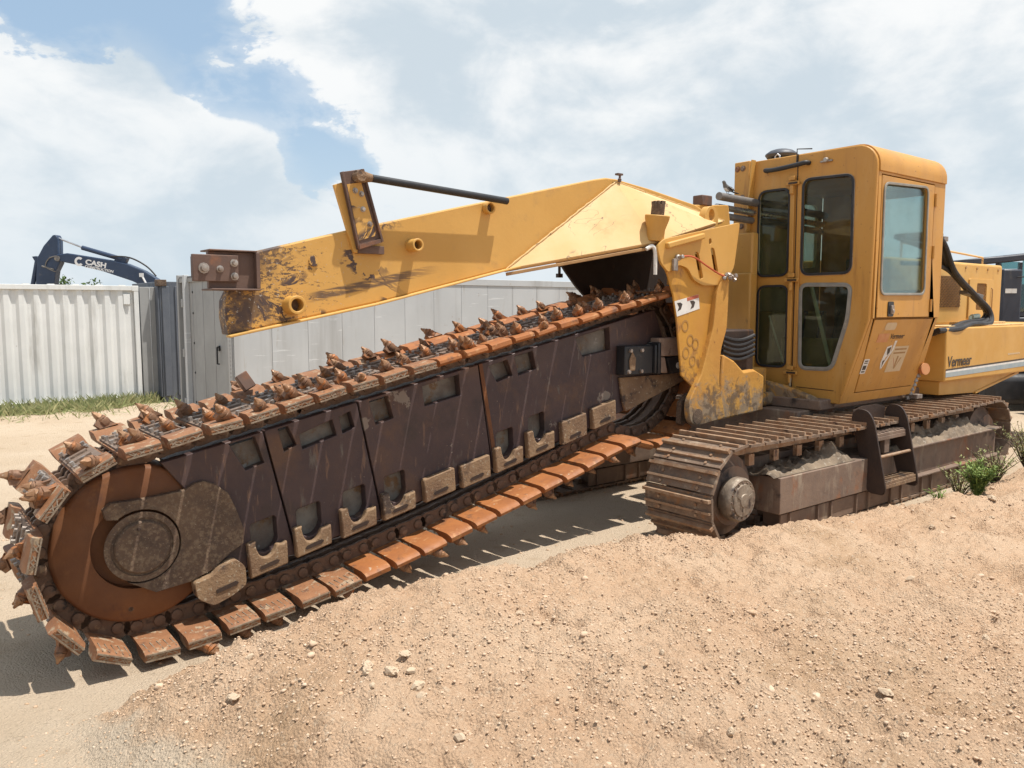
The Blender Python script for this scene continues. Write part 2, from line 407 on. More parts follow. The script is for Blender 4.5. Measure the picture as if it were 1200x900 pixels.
class MB:
    def __init__(s):
        s.v, s.f, s.m, s.cur = [], [], [], 0

    def add(s, vs, fs):
        b = len(s.v)
        s.v += [tuple(x) for x in vs]
        for f in fs:
            s.f.append([b + i for i in f]); s.m.append(s.cur)
        return s

    def box(s, c, sz, rot=None):
        x, y, z = (a / 2 for a in sz)
        vs = [V(p) for p in ((-x, -y, -z), (x, -y, -z), (x, y, -z), (-x, y, -z), (-x, -y, z), (x, -y, z), (x, y, z), (-x, y, z))]
        c = V(c)
        vs = [(rot @ p if rot else p) + c for p in vs]
        return s.add(vs, [(0, 3, 2, 1), (4, 5, 6, 7), (0, 1, 5, 4), (1, 2, 6, 5), (2, 3, 7, 6), (3, 0, 4, 7)])

    def b2(s, lo, hi):
        return s.box([(a + b) / 2 for a, b in zip(lo, hi)], [abs(b - a) for a, b in zip(lo, hi)])

    def bar(s, p0, p1, a, b, side=(0, 0, 1)):
        """square bar from p0 to p1, a across, b along `side`"""
        p0, p1 = V(p0), V(p1)
        d = p1 - p0
        x = d.normalized()
        z = V(side) - x * x.dot(V(side)); z.normalize()
        y = z.cross(x)
        rot = M((x, y, z)).transposed()
        return s.box((p0 + p1) / 2, (d.length, a, b), rot)

    def prism(s, poly, fr, t0, t1, holes=()):
        """poly (with holes) in frame fr=(o,ex,ey,ez), from t0 to t1 along ez"""
        o, ex, ey, ez = [V(a) for a in fr]
        loops = [list(poly)] + [list(h) for h in holes]
        pts, es = [], []
        for lp in loops:
            b = len(pts)
            pts += [V(p) for p in lp]
            es += [(b + i, b + (i + 1) % len(lp)) for i in range(len(lp))]
        r = delaunay_2d_cdt(pts, es, [], 1, 1e-7)
        vv, tris = r[0], []
        for t in r[2]:
            c = [(vv[t[0]][k] + vv[t[1]][k] + vv[t[2]][k]) / 3 for k in (0, 1)]
            if inside(c, poly) and not any(inside(c, h) for h in holes):
                tris.append(t)
        P = lambda p, t: o + ex * p[0] + ey * p[1] + ez * t
        s.add([P(p, t1) for p in vv], tris)
        s.add([P(p, t0) for p in vv], [list(reversed(t)) for t in tris])
        for lp in loops:
            n = len(lp)
            s.add([P(p, t0) for p in lp] + [P(p, t1) for p in lp], [(i, (i + 1) % n, n + (i + 1) % n, n + i) for i in range(n)])
        return s

    def cyl(s, p0, p1, r0, r1=None, n=14, caps=True):
        return s.tube([p0, p1], r0, n, caps, r1)

    def tube(s, pts, r, n=8, caps=True, rend=None):
        pts = [V(p) for p in pts]
        k = len(pts)
        rs = [r if rend is None else r + (rend - r) * i / (k - 1) for i in range(k)] if not isinstance(r, (list, tuple)) else r
        up = None
        vs, fs = [], []
        for i, p in enumerate(pts):
            d = (pts[min(i + 1, k - 1)] - pts[max(i - 1, 0)]).normalized()
            if up is None:
                up = V((0, 0, 1)) if abs(d.z) < .9 else V((1, 0, 0))
            x = (up - d * d.dot(up)).normalized()
            up = x
            y = d.cross(x)
            vs += [p + x * (rs[i] * cos(2 * pi * j / n)) + y * (rs[i] * sin(2 * pi * j / n)) for j in range(n)]
        for i in range(k - 1):
            for j in range(n):
                a, b = i * n + j, i * n + (j + 1) % n
                fs.append((a, b, b + n, a + n))
        if caps:
            fs.append(list(reversed(range(n)))); fs.append([(k - 1) * n + j for j in range(n)])
        return s.add(vs, fs)

    def lathe(s, prof, o, ax, n=16):
        """prof = [(height, radius)] along axis ax from o"""
        ax = V(ax).normalized()
        return s.tube([V(o) + ax * h for h, r in prof], [max(r, .0005) for h, r in prof], n) if False else s._lathe(prof, V(o), ax, n)

    def _lathe(s, prof, o, ax, n):
        t = V((0, 0, 1)) if abs(ax.z) < .9 else V((1, 0, 0))
        x = (t - ax * ax.dot(t)).normalized(); y = ax.cross(x)
        vs, fs = [], []
        for h, r in prof:
            r = max(r, .0004)
            vs += [o + ax * h + x * (r * cos(2 * pi * j / n)) + y * (r * sin(2 * pi * j / n)) for j in range(n)]
        for i in range(len(prof) - 1):
            for j in range(n):
                a, b = i * n + j, i * n + (j + 1) % n
                fs.append((a, b, b + n, a + n))
        fs.append(list(reversed(range(n)))); fs.append([(len(prof) - 1) * n + j for j in range(n)])
        return s.add(vs, fs)

    def mesh(s, name, mats, smooth=38):
        me = bpy.data.meshes.new(name)
        bm = bmesh.new()
        bv = [bm.verts.new(p) for p in s.v]
        for f, mi in zip(s.f, s.m):
            try:
                bf = bm.faces.new([bv[i] for i in f]); bf.material_index = mi; bf.smooth = True
            except ValueError:
                pass
        bmesh.ops.remove_doubles(bm, verts=bm.verts, dist=1e-5)
        bmesh.ops.recalc_face_normals(bm, faces=bm.faces)
        bm.to_mesh(me); bm.free()
        for m in (mats if isinstance(mats, (list, tuple)) else [mats]):
            me.materials.append(m)
        me.set_sharp_from_angle(angle=R(smooth))
        return me

    def build(s, name, mats, parent=None, bevel=0.0, smooth=38, seg=2):
        return link(name, s.mesh(name, mats, smooth), parent, bevel, seg)


def link(name, me, parent=None, bevel=0.0, seg=2):
    o = bpy.data.objects.new(name, me)
    COL.objects.link(o)
    if parent:
        o.parent = parent
    if bevel:
        b = o.modifiers.new('edge', 'BEVEL')
        b.width = bevel; b.segments = seg; b.limit_method = 'ANGLE'; b.angle_limit = R(40)
    return o


def tag(o, label=None, cat=None, group=None, kind=None):
    for k, v in (('label', label), ('category', cat), ('group', group), ('kind', kind)):
        if v:
            o[k] = v
    return o


def empty(name, loc=(0, 0, 0), rz=0.0):
    o = bpy.data.objects.new(name, None)
    COL.objects.link(o)
    o.location = loc
    o.rotation_euler = (0, 0, rz)
    o.empty_display_size = .2
    return o


FV = lambda v: ((0, v, 0), (1, 0, 0), (0, 0, 1), (0, 1, 0))       # plane facing the near side: (u, w)
FU = lambda u: ((u, 0, 0), (0, 1, 0), (0, 0, 1), (1, 0, 0))       # plane facing the boom tip: (v, w)


def rounded(poly, r, n=5):
    out = []
    k = len(poly)
    for i in range(k):
        p0, p, p1 = V(poly[i - 1]), V(poly[i]), V(poly[(i + 1) % k])
        a, b = (p0 - p), (p1 - p)
        rr = min(r, a.length * .45, b.length * .45)
        a.normalize(); b.normalize()
        for j in range(n + 1):
            t = j / n
            q = (p + a * rr) * (1 - t) ** 2 + p * 2 * t * (1 - t) + (p + b * rr) * t ** 2
            out.append((q.x, q.y))
    return out


def inset(poly, d):
    """shift a closed polygon inwards by d (outwards when negative)"""
    n = len(poly)
    area = sum(poly[i - 1][0] * poly[i][1] - poly[i][0] * poly[i - 1][1] for i in range(n))
    sg = 1 if area > 0 else -1
    out = []
    for i in range(n):
        p0, p, p1 = V(poly[i - 1]), V(poly[i]), V(poly[(i + 1) % n])
        t = (p1 - p0)
        if t.length < 1e-9:
            t = p1 - p
        t.normalize()
        nrm = V((-t.y, t.x)) * sg
        q = p + nrm * d
        out.append((q.x, q.y))
    return out


def text_mesh(body, size, extrude=.0, offset=0.0, shear=0.0, xs=1.0):
    c = bpy.data.curves.new('lettering', 'FONT')
    c.body = body; c.size = size; c.extrude = extrude; c.offset = offset; c.shear = shear
    o = bpy.data.objects.new('tmp', c)
    COL.objects.link(o)
    bpy.context.view_layer.update()
    me = bpy.data.meshes.new_from_object(o.evaluated_get(bpy.context.evaluated_depsgraph_get()))
    bpy.data.objects.remove(o)
    me.transform(M.Diagonal((xs, 1, 1, 1)))
    return me


def put_text(name, body, size, m, parent, o, ex, ey, **k):
    me = text_mesh(body, size, **k)
    me.materials.clear(); me.materials.append(m)
    ex, ey = V(ex).normalized(), V(ey).normalized()
    ez = ex.cross(ey)
    ob = link(name, me, parent)
    mm = M((ex, ey, ez)).transposed().to_4x4()
    mm.translation = V(o)
    ob.matrix_local = mm
    return ob


# ------------------------------------------------------------------ ground
def make_noise(seed):
    g = np.random.default_rng(seed)
    tab = g.random((256, 256))

    def vn(x, y):
        xi = np.floor(x).astype(int); yi = np.floor(y).astype(int)
        fx = x - xi; fy = y - yi
        fx = fx * fx * (3 - 2 * fx); fy = fy * fy * (3 - 2 * fy)
        a = tab[xi & 255, yi & 255]; b = tab[(xi + 1) & 255, yi & 255]
        c = tab[xi & 255, (yi + 1) & 255]; d = tab[(xi + 1) & 255, (yi + 1) & 255]
        return (a * (1 - fx) + b * fx) * (1 - fy) + (c * (1 - fx) + d * fx) * fy - .5
    return vn


vn = make_noise(3)


def fbm(x, y, f, o=4, g=.5):
    r = 0; a = 1.0
    for i in range(o):
        r = r + a * vn(x * f + 17.3 * i, y * f - 9.1 * i)
        f *= 2.03; a *= g
    return r


sst = lambda x, a, b: (lambda t: t * t * (3 - 2 * t))(np.clip((x - a) / (b - a), 0, 1))
RID_U = [-12, -6.0, -4.0, -3.1, -2.5, -1.9, -1.25, -.5, .4, 1.2, 1.9, 2.6, 3.3, 3.9, 4.4, 4.8, 5.1, 9]
RID_H = [.60, .50, .33, .22, .18, .21, .26, .31, .385, .40, .45, .51, .53, .52, .46, .26, .05, -.05]


def loose_mask(u, v):
    toe = -.62 + .10 * fbm(u, v, .9, 3) + np.interp(u, [-3.6, -1.5, .0, 1.5], [.84, .62, .30, 0])
    m = sst(v - toe, -.06, .12)
    m = m * (1 - sst(u + .5 * fbm(u, v, 1.1, 3) - .10 * (v - .3), 4.55, 5.15))
    return m


def height(u, v, fine=True):
    rh = np.interp(u, RID_U, RID_H)
    toe = -.62 + np.interp(u, [-3.6, -1.5, .0, 1.5], [.86, .66, .32, 0])
    wid = np.interp(u, [-3.6, -1.5, .5, 4], [.5, .62, .85, .95])
    crest = toe + wid
    s = np.clip((v - toe) / wid, 0, 1.0)
    rise = s * (1.55 - .55 * s) if False else np.sin(s * pi / 2) ** 1.15
    back = np.clip(v - crest, 0, 6)
    h = rh * rise - .03 * back * (rh > .1) + np.where(u < -.5, .09 * back, 0) * np.clip((-.5 - u) / 2, 0, 1)
    # the hollow the chain tip stands in
    dip = -.13 * np.exp(-(((u - 4.7) / 1.5) ** 2 + ((v + 1.5) / 1.3) ** 2))
    h = h + dip
    lm = loose_mask(u, v)
    n = fbm(u, v, .5, 3) * .07 * lm + fbm(u + 5, v, 1.6, 3) * .095 * lm - .03 * lm * sst(np.abs(fbm(u - 3, v + 9, 1.1, 2)), .07, .0)
    if fine:
        n = n + fbm(u, v + 3, 6, 4, .6) * (.042 * lm + .006) + np.abs(fbm(u - 7, v, 14, 4, .65)) * (.040 * lm + .004)
    far = np.clip((np.hypot(u, v) - 8) / 60, 0, 1)
    return h + n + fbm(u, v, .06, 2) * .5 * far * 0


def axis(segs):
    """segs: list of (start, step) finishing with (end, None)"""
    out = []
    for (a, st), (b, _) in zip(segs[:-1], segs[1:]):
        k = max(1, int(round((b - a) / st)))
        out += list(np.linspace(a, b, k, endpoint=False))
    out.append(segs[-1][0])
    return np.array(out)


def build_ground():
    us = axis([(-900, 150), (-150, 20), (-40, 3), (-14, .5), (-7, .12), (-3, .035), (.6, .018), (5.6, .05), (9, .5), (16, 3), (40, 20), (150, 150), (900, None)])
    vs_ = axis([(-900, 150), (-150, 20), (-40, 3), (-14, .6), (-6, .16), (-1.6, .035), (-.7, .018), (3.2, .06), (5, .4), (9, 3), (40, 20), (150, 150), (900, None)])
    U, Vv = np.meshgrid(us, vs_, indexing='ij')
    H = height(U, Vv)
    L = loose_mask(U, Vv) * 1.0
    c, s = cos(HEAD), sin(HEAD)
    X = ORG.x + U * c - Vv * s
    Y = ORG.y + U * s + Vv * c
    co = np.stack([X, Y, H], -1).reshape(-1, 3).astype(np.float32)
    nu, nv = U.shape
    idx = np.arange(nu * nv).reshape(nu, nv)
    q = np.stack([idx[:-1, :-1], idx[1:, :-1], idx[1:, 1:], idx[:-1, 1:]], -1).reshape(-1, 4)
    me = bpy.data.meshes.new('ground')
    me.vertices.add(len(co)); me.vertices.foreach_set('co', co.ravel())
    me.loops.add(q.size); me.loops.foreach_set('vertex_index', q.ravel().astype(np.int32))
    me.polygons.add(len(q))
    me.polygons.foreach_set('loop_start', np.arange(0, q.size, 4, dtype=np.int32))
    me.polygons.foreach_set('use_smooth', np.ones(len(q), bool))
    me.update()
    at = me.attributes.new('loose', 'FLOAT', 'POINT')
    at.data.foreach_set('value', L.ravel().astype(np.float32))
    # material
    m, qn, out = matnodes('sandy ground')
    tc = qn.n('ShaderNodeTexCoord'); p = tc.outputs['Object']
    b = qn.n('ShaderNodeBsdfPrincipled'); qn.l(b.outputs[0], out.inputs[0])
    a = qn.n('ShaderNodeAttribute', attribute_name='loose')
    k = qn.ramp(qn.math('ADD', a.outputs['Fac'], qn.math('MULTIPLY', qn.math('SUBTRACT', qn.noise(p, 6, 5, .6), .5), .6)), .3, .7)
    hard = qn.mix(qn.ramp(qn.noise(p, .7, 6, .6), .3, .7), (.47, .365, .26), (.53, .425, .315))
    hard = qn.mix(qn.ramp(qn.noise(p, 22, 5, .7), .58, .70), hard, (.36, .285, .205))
    hard = qn.mix(qn.ramp(qn.noise(p, 3.1, 5, .6), .56, .74), hard, (.40, .30, .205))
    lo = qn.mix(qn.ramp(qn.noise(p, 1.3, 5, .6), .3, .7), (.495, .326, .207), (.55, .392, .266))
    lo = qn.mix(qn.ramp(qn.noise(p, .9, 4, .6), .5, .72), lo, (.43, .285, .175))
    lo = qn.mix(qn.ramp(qn.noise(p, 34, 5, .7), .54, .68), lo, (.56, .425, .30))
    lo = qn.mix(qn.ramp(qn.noise(p, 80, 3, .7), .58, .70), lo, (.34, .205, .125))
    col = qn.mix(k, hard, lo)
    qn.l(col, b.inputs['Base Color'])
    b.inputs['Roughness'].default_value = .95
    b.inputs['Specular IOR Level'].default_value = .15
    bp = qn.n('ShaderNodeBump'); bp.inputs['Strength'].default_value = 1.0; bp.inputs['Distance'].default_value = .016
    hh = qn.math('ADD', qn.math('MULTIPLY', qn.noise(p, 38, 8, .75), 1.4), qn.math('MULTIPLY', qn.vor(p, 75), -.7))
    qn.l(hh, bp.inputs['Height']); qn.l(bp.outputs[0], b.inputs['Normal'])
    me.materials.append(m)
    o = link('ground', me)
    tag(o, kind='structure')


build_ground()


def wpt(u, v, w=None):
    if w is None:
        w = float(height(np.array([u]), np.array([v]))[0])
    return MW @ V((u, v, w))


def rock_mesh(name, sub, seed, m, rough=.35):
    g = random.Random(seed)
    bm = bmesh.new()
    bmesh.ops.create_icosphere(bm, subdivisions=sub, radius=1)
    ax = V((g.uniform(.7, 1.2), g.uniform(.7, 1.1), g.uniform(.5, .8)))
    cuts = [V((g.gauss(0, 1), g.gauss(0, 1), g.gauss(0, 1))).normalized() for _ in range(5)]
    for v in bm.verts:
        k = 1 + g.uniform(-rough, rough) * .6
        p = v.co * k
        for c in cuts:
            d = p.dot(c)
            if d > .68:
                p -= c * (d - .68) * .85
        v.co = V((p.x * ax.x, p.y * ax.y, p.z * ax.z))
    me = bpy.data.meshes.new(name)
    bm.to_mesh(me); bm.free()
    me.materials.append(m)
    return me


def scatter_stones():
    def batch(nm, n, lo, hi, pw, sub, u0, u1, v0, v1, onhard=.12, label=None, seed=1):
        g = np.random.default_rng(seed)
        u = g.uniform(u0, u1, n); v = g.uniform(v0, v1, n)
        keep = (g.random(n) < np.maximum(loose_mask(u, v), onhard)) & (fbm(u, v, 1.3, 3) + g.normal(0, .22, n) > -.12)
        # nothing under the near track or on the chain's side of the wheel
        u, v = u[keep], v[keep]
        n = len(u)
        h = height(u, v)
        size = lo + (hi - lo) * g.random(n) ** pw
        protos = []
        for k in range(8):
            me = rock_mesh('tmp', sub, 50 + k, stone_m)
            pv = np.array([x.co[:] for x in me.vertices]); pf = np.array([list(x.vertices) for x in me.polygons])
            protos.append((pv, pf)); bpy.data.meshes.remove(me)
        nvp, nfp = len(protos[0][0]), len(protos[0][1])
        kind = g.integers(0, 8, n)
        ang = g.uniform(0, 2 * pi, n)
        PV = np.stack([p[0] for p in protos])[kind] * size[:, None, None]
        ca, sa = np.cos(ang)[:, None], np.sin(ang)[:, None]
        x = PV[:, :, 0] * ca - PV[:, :, 1] * sa; y = PV[:, :, 0] * sa + PV[:, :, 1] * ca
        c, s = cos(HEAD), sin(HEAD)
        X = ORG.x + u * c - v * s; Y = ORG.y + u * s + v * c
        co = np.stack([x + X[:, None], y + Y[:, None], PV[:, :, 2] + (h + size * .05)[:, None]], -1).reshape(-1, 3).astype(np.float32)
        F = (np.stack([p[1] for p in protos])[kind] + (np.arange(n) * nvp)[:, None, None]).reshape(-1, 3)
        me = bpy.data.meshes.new(nm)
        me.vertices.add(len(co)); me.vertices.foreach_set('co', co.ravel())
        me.loops.add(F.size); me.loops.foreach_set('vertex_index', F.ravel().astype(np.int32))
        me.polygons.add(len(F)); me.polygons.foreach_set('loop_start', np.arange(0, F.size, 3, dtype=np.int32))
        me.update()
        me.materials.append(gravel_m)
        o = link(nm, me)
        tag(o, label, 'gravel', kind='stuff')
    global gravel_m
    m, q, out = matnodes('mound gravel')
    gravel_m = m
    geo = q.n('ShaderNodeNewGeometry')
    r = geo.outputs['Random Per Island']
    tc = q.n('ShaderNodeTexCoord')
    b = q.n('ShaderNodeBsdfPrincipled'); q.l(b.outputs[0], out.inputs[0])
    col = q.mix(q.ramp(r, 0, .75), (.46, .32, .21), (.545, .40, .285))
    col = q.mix(q.ramp(r, .80, 1.0), col, (.54, .44, .335))
    col = q.mix(q.ramp(q.noise(tc.outputs['Object'], 60, 4, .7), .5, .7), col, (.34, .21, .125))
    q.l(col, b.inputs['Base Color']); b.inputs['Roughness'].default_value = .95
    b.inputs['Specular IOR Level'].default_value = .15
    batch('gravel', 70000, .0025, .010, 2.0, 1, .0, 5.7, -.6, 3.1, .2, 'fine crumbs of reddish soil over the dirt mound', 1)
    batch('gravel', 14000, .004, .015, 2.8, 1, -6.5, 6.0, -.6, 3.4, .10, 'small pebbles strewn over the dirt mound', 2)
    batch('gravel', 420, .012, .028, 2.4, 2, -3.5, 5.6, -.6, 3.2, .05, 'thumb sized pebbles lying on the dirt mound', 3)
    batch('gravel', 2600, .006, .022, 2.0, 1, -3, 9, -4.5, -.2, .9, 'sparse pebbles on the hard ground around the boom', 4)


scatter_stones()


# ------------------------------------------------------------------ trenching machine
root = empty('trenching_machine', ORG, HEAD)
tag(root, 'yellow tracked trenching machine with rusty toothed digging chain and glazed cab', 'trencher')


# ---- tracks
def track_loop(n):
    r = .445
    c1, c2 = (.06, .48), (-5.2, .48)
    Lst = c1[0] - c2[0]
    tot = 2 * Lst + 2 * pi * r
    out = []
    for i in range(n):
        d = tot * i / n
        if d < Lst:
            out.append((c2[0] + d, c2[1] + r, 1, 0))
        elif d < Lst + pi * r:
            a = pi / 2 - (d - Lst) / r
            out.append((c1[0] + r * cos(a), c1[1] + r * sin(a), sin(a), -cos(a)))
        elif d < 2 * Lst + pi * r:
            out.append((c1[0] - (d - Lst - pi * r), c1[1] - r, -1, 0))
        else:
            a = -pi / 2 - (d - 2 * Lst - pi * r) / r
            out.append((c2[0] + r * cos(a), c2[1] + r * sin(a), sin(a), -cos(a)))
    return out


def shoe_mesh():
    b = MB()
    b.b2((-.092, -.36, -.012), (.098, .36, .012))
    b.b2((-.06, -.12, -.06), (.06, -.05, -.0125)); b.b2((-.06, .05, -.06), (.06, .12, -.0125))
    b.b2((-.115, -.35, -.02), (-.0922, .35, .006))
    b.cur = 1
    b.b2((-.088, -.358, .0122), (-.062, .358, .052))
    b.b2((.02, -.352, .0122), (.040, .352, .036))
    for y in (-.2, .2):
        b.cyl((-.02, y, .0122), (-.02, y, .024), .014, n=6)
        b.cyl((.07, y, .0122), (.07, y, .024), .014, n=6)
    return b.mesh('track_shoe', [track_m, grouser_m])


SHOE = shoe_mesh()


def mud_heap(u0, u1, v0, v1, w0, hmax, seed):
    nu, nv = int((u1 - u0) / .035), 12
    us = np.linspace(u0, u1, nu); vs = np.linspace(v0, v1, nv)
    U, Vv = np.meshgrid(us, vs, indexing='ij')
    t = np.sin(np.linspace(0, pi, nv))[None, :] ** .6
    e = np.sin(np.linspace(0, pi, nu))[:, None] ** .35
    H = w0 + (hmax * (.55 + 1.1 * fbm(U + seed, Vv, 2.2, 3)) * t * e) + (fbm(U * 1.0, Vv + seed, 8, 3, .65) * .09 + np.abs(fbm(U, Vv - seed, 21, 2)) * .06) * t
    b = MB()
    vs_ = [(U[i, j], Vv[i, j], max(H[i, j], w0 - .01)) for i in range(nu) for j in range(nv)]
    fs = [(i * nv + j, (i + 1) * nv + j, (i + 1) * nv + j + 1, i * nv + j + 1) for i in range(nu - 1) for j in range(nv - 1)]
    b.add(vs_, fs)
    return b


def build_track(dv, full=True):
    f = MB()
    # box beam at the front, I-beam behind the ladder
    f.b2((-2.05, -.42, .26), (-.42, -.005, .59))
    f.b2((-5.28, -.42, .262), (-2.055, -.075, .578))
    f.b2((-5.285, -.42, .5785), (-2.052, .0, .600))
    f.b2((-5.285, -.42, .240), (-2.052, .0, .2615))
    f.b2((-5.1, -.62, .30), (-.05, -.4205, .70))
    o = f.build('track_frame', rail_m, root, .006)
    g = MB()
    for i in range(40):
        u = -.62 - i * .117
        if i % 3 == 2:
            continue
        g.b2((u - .009, -.30, .055), (u + .009, -.02 - .03 * (i % 2), .239))
    g.b2((-5.25, -.06, .058), (-.5, -.045, .236))
    g.build('guard_rib', rail_m, o)
    for cu, nm in ((.06, 'drive_sprocket'), (-5.2, 'idler_wheel')):
        s = MB()
        s.lathe([(-.62, .30), (-.60, .36), (-.24, .36), (-.22, .30), (-.16, .26)], (cu, 0, .48), (0, 1, 0), 30)
        s.build(nm, rail_m, o)
    h = MB()
    h.lathe([(-.14, .17), (-.10, .19), (-.035, .19), (-.02, .182), (-.01, .172), (-.014, .162), (-.014, .14), (.0, .135), (.004, .06), (.012, .055), (.013, .01)], (.12, 0, .475), (0, 1, 0), 36)
    h.cur = 1
    for k in range(16):
        a = 2 * pi * k / 16
        h.cyl((.12 + .153 * cos(a), -.02, .475 + .153 * sin(a)), (.12 + .153 * cos(a), -.004, .475 + .153 * sin(a)), .010, n=6)
    h.build('hub', [hub_m, rail_m], o)
    for k in range(3):
        a = k * 2 * pi / 3 + .6
        d = MB(); d.box((.12 + .08 * cos(a), .006, .475 + .06 * sin(a)), (.07, .006, .022), M.Rotation(-a, 3, 'Y')); d.build('hub_rib', hub_m, o)
    for j in range(7):
        w = MB(); w.cyl((-.9 - j * .62, -.5, .16), (-.9 - j * .62, -.1, .16), .10, n=20); w.build('track_roller', rail_m, o)
    tag(mud_heap(-1.75, -.35, -.40, -.03, .595, .17, 3.0).build('mud', caked, o), kind='stuff')
    tag(mud_heap(-5.1, -2.5, -.42, -.01, .60, .15, 9.0).build('mud', caked, o), kind='stuff')
    # rock guard that hangs below the upper run
    r = MB()
    r.b2((-5.0, -.30, .80), (.0, -.24, .885))
    for i in range(12):
        r.b2((-.3 - i * .38, -.245, .70), (-.22 - i * .38, -.20, .80))
    r.build('upper_rail', grouser_m, o)
    for i, (u, w, tx, tz) in enumerate(track_loop(60)):
        sh = link('track_shoe', SHOE, o)
        X = V((tx, 0, tz)); Z = V((-tz, 0, tx))
        sag = -.03 * sin(pi * min(max((u + 5.2) / 5.26, 0), 1)) if w > .8 else 0
        mm = M((X, Z.cross(X), Z)).transposed().to_4x4()
        mm = mm @ M.Rotation(random.uniform(-.02, .02), 4, 'Y')
        mm.translation = V((u, -.39 + random.uniform(-.006, .006), w + sag))
        sh.matrix_local = mm
    o.location = (0, dv, 0)
    return o


near_track = build_track(0.0)
far_track = build_track(-2.48)

# ---- chassis and deck
b = MB()
b.b2((-5.4, -2.40, .42), (-1.95, -.80, .98))
b.b2((-5.4, -2.85, .985), (-2.15, -.66, 1.10))
b.build('chassis', rail_m, root, .015)
b = MB()
b.b2((-9.5, -2.95, 1.19), (-4.39, -.35, 1.85))
deck = b.build('deck_box', yellow, root, .02, seg=3)
b = MB()
b.prism([(-6.85, 1.188), (-4.42, 1.188), (-4.42, 1.02), (-5.45, .985)], FV(-1.4), -.9, .98)
b.build('belly_plate', yellow, root, .008)
b = MB()
b.bar((-5.46, -.425, .985), (-6.88, -.425, 1.18), .04, .03)
b.build('belly_rail', yellow, root, .004)
b = MB(); b.prism([(-4.41, 1.325), (-9.4, 1.40), (-9.4, 1.425), (-4.41, 1.345)], FV(-.35), .0, .003); b.build('dark_stripe', ink, deck)
b = MB(); b.prism([(-4.41, 1.30), (-9.4, 1.375), (-9.4, 1.40), (-4.41, 1.325)], FV(-.35), .0, .0028); b.build('white_stripe', white_vinyl, deck)
b = MB(); b.prism([(-4.41, 1.245), (-9.4, 1.30), (-9.4, 1.375), (-4.41, 1.30)], FV(-.35), .0, .0026); b.build('blue_stripe', blue_vinyl, deck)
put_text('lettering', 'Vermeer', .185, ink, deck, (-4.44, -.3465, 1.372), (-1, 0, .015), (0, 0, 1), offset=.0022, shear=.12, xs=1.0, extrude=.001)
b = MB()
for k in range(6):
    b.b2((-6.35 - k * .07, -.349, 1.452 + .001 * k), (-6.30 - k * .07, -.3475, 1.475))
b.build('faint_lettering', tan_vinyl, deck)
b = MB()
b.b2((-7.0, -1.0, 1.852), (-4.6, -.42, 1.868)); b.b2((-6.9, -.80, 1.8685), (-5.5, -.62, 1.90))
b.build('deck_plate', yellow_faded, deck, .004)

# ---- engine housing
b = MB()
b.b2((-7.45, -2.35, 1.86), (-4.05, -.9, 2.72))
hood = b.build('engine_housing', yellow_beam2, root, .035, seg=3)


def grille(u0, u1, w0, w1, v, parent, step=.045):
    b = MB()
    b.cur = 0
    b.b2((u0, v - .002, w0), (u1, v + .003, w1))
    b.cur = 1
    wd = w1 - w0
    n = int((u1 - u0 + wd) / step)
    for s in (1, -1):
        for i in range(n):
            a = u0 - wd + i * step if s > 0 else u0 + i * step
            c = a + s * wd
            lo, hi = (a, w0), (c, w1)
            pts = []
            t0, t1 = 0.0, 1.0
            d = c - a
            for lim, sg in ((u0, 1), (u1, -1)):
                # clip to u0..u1
                if d * sg > 0:
                    t0 = max(t0, (lim - a) / d)
                else:
                    t1 = min(t1, (lim - a) / d)
            if t1 - t0 < .03:
                continue
            b.bar((a + d * t0, v + .006 + .003 * s, w0 + wd * t0), (a + d * t1, v + .006 + .003 * s, w0 + wd * t1), .006, .006, (0, 1, 0))
    return b.build('grille', [black_paint, grille_m], parent)


grille_m = mat('brown grille mesh', (.40, .235, .10), (.32, .18, .075), [], rough=.6, scale=6)
grille(-6.02, -5.05, 2.10, 2.52, -.895, hood)
b = MB(); b.prism(rounded([(-7.10, 1.93), (-6.28, 1.93), (-6.28, 2.50), (-7.10, 2.50)], .03), FV(-.9), 0, .022, [rounded([(-6.86, 2.06), (-6.52, 2.06), (-6.52, 2.44), (-6.86, 2.44)], .04)])
acc = b.build('access_panel', yellow_beam2, hood, .004)
grille(-6.86, -6.52, 2.06, 2.44, -.898, hood, .04)
for k in range(5):
    b = MB(); b.cyl((-5.8 - k * .37, -.9, 2.655 - .003 * k), (-5.8 - k * .37, -.888, 2.655 - .003 * k), .02, n=8); b.build('hood_bolt', grille_m, hood)
b = MB(); b.tube([(-7.02, -.888, 2.02), (-7.02, -.86, 2.05), (-7.02, -.86, 2.36), (-7.02, -.888, 2.39)], .008, 6); b.build('panel_handle', grille_m, hood)
b = MB(); b.tube([(-4.6, -1.05, 2.74), (-4.6, -1.05, 2.93), (-7.1, -1.05, 2.83), (-7.1, -1.05, 2.72)], .014, 8); b.build('hand_rail', yellow_faded, hood)
b = MB(); b.tube([(-5.9, -1.4, 2.72), (-5.9, -1.4, 2.78)], .03, 10); b.tube([(-5.9, -1.4, 2.78), (-5.9, -1.4, 2.80)], .06, 14); b.build('filler_cap', black_rubber, hood)

# ---- hydraulic hoses behind the cab


def smooth_path(pts, n=8):
    pts = [V(p) for p in pts]
    out = []
    k = len(pts)
    for i in range(k - 1):
        p0, p1, p2, p3 = pts[max(i - 1, 0)], pts[i], pts[i + 1], pts[min(i + 2, k - 1)]
        for j in range(n):
            t = j / n
            out.append(.5 * ((2 * p1) + (p2 - p0) * t + (2 * p0 - 5 * p1 + 4 * p2 - p3) * t * t + (3 * p1 - p0 - 3 * p2 + p3) * t ** 3))
    out.append(pts[-1])
    return out


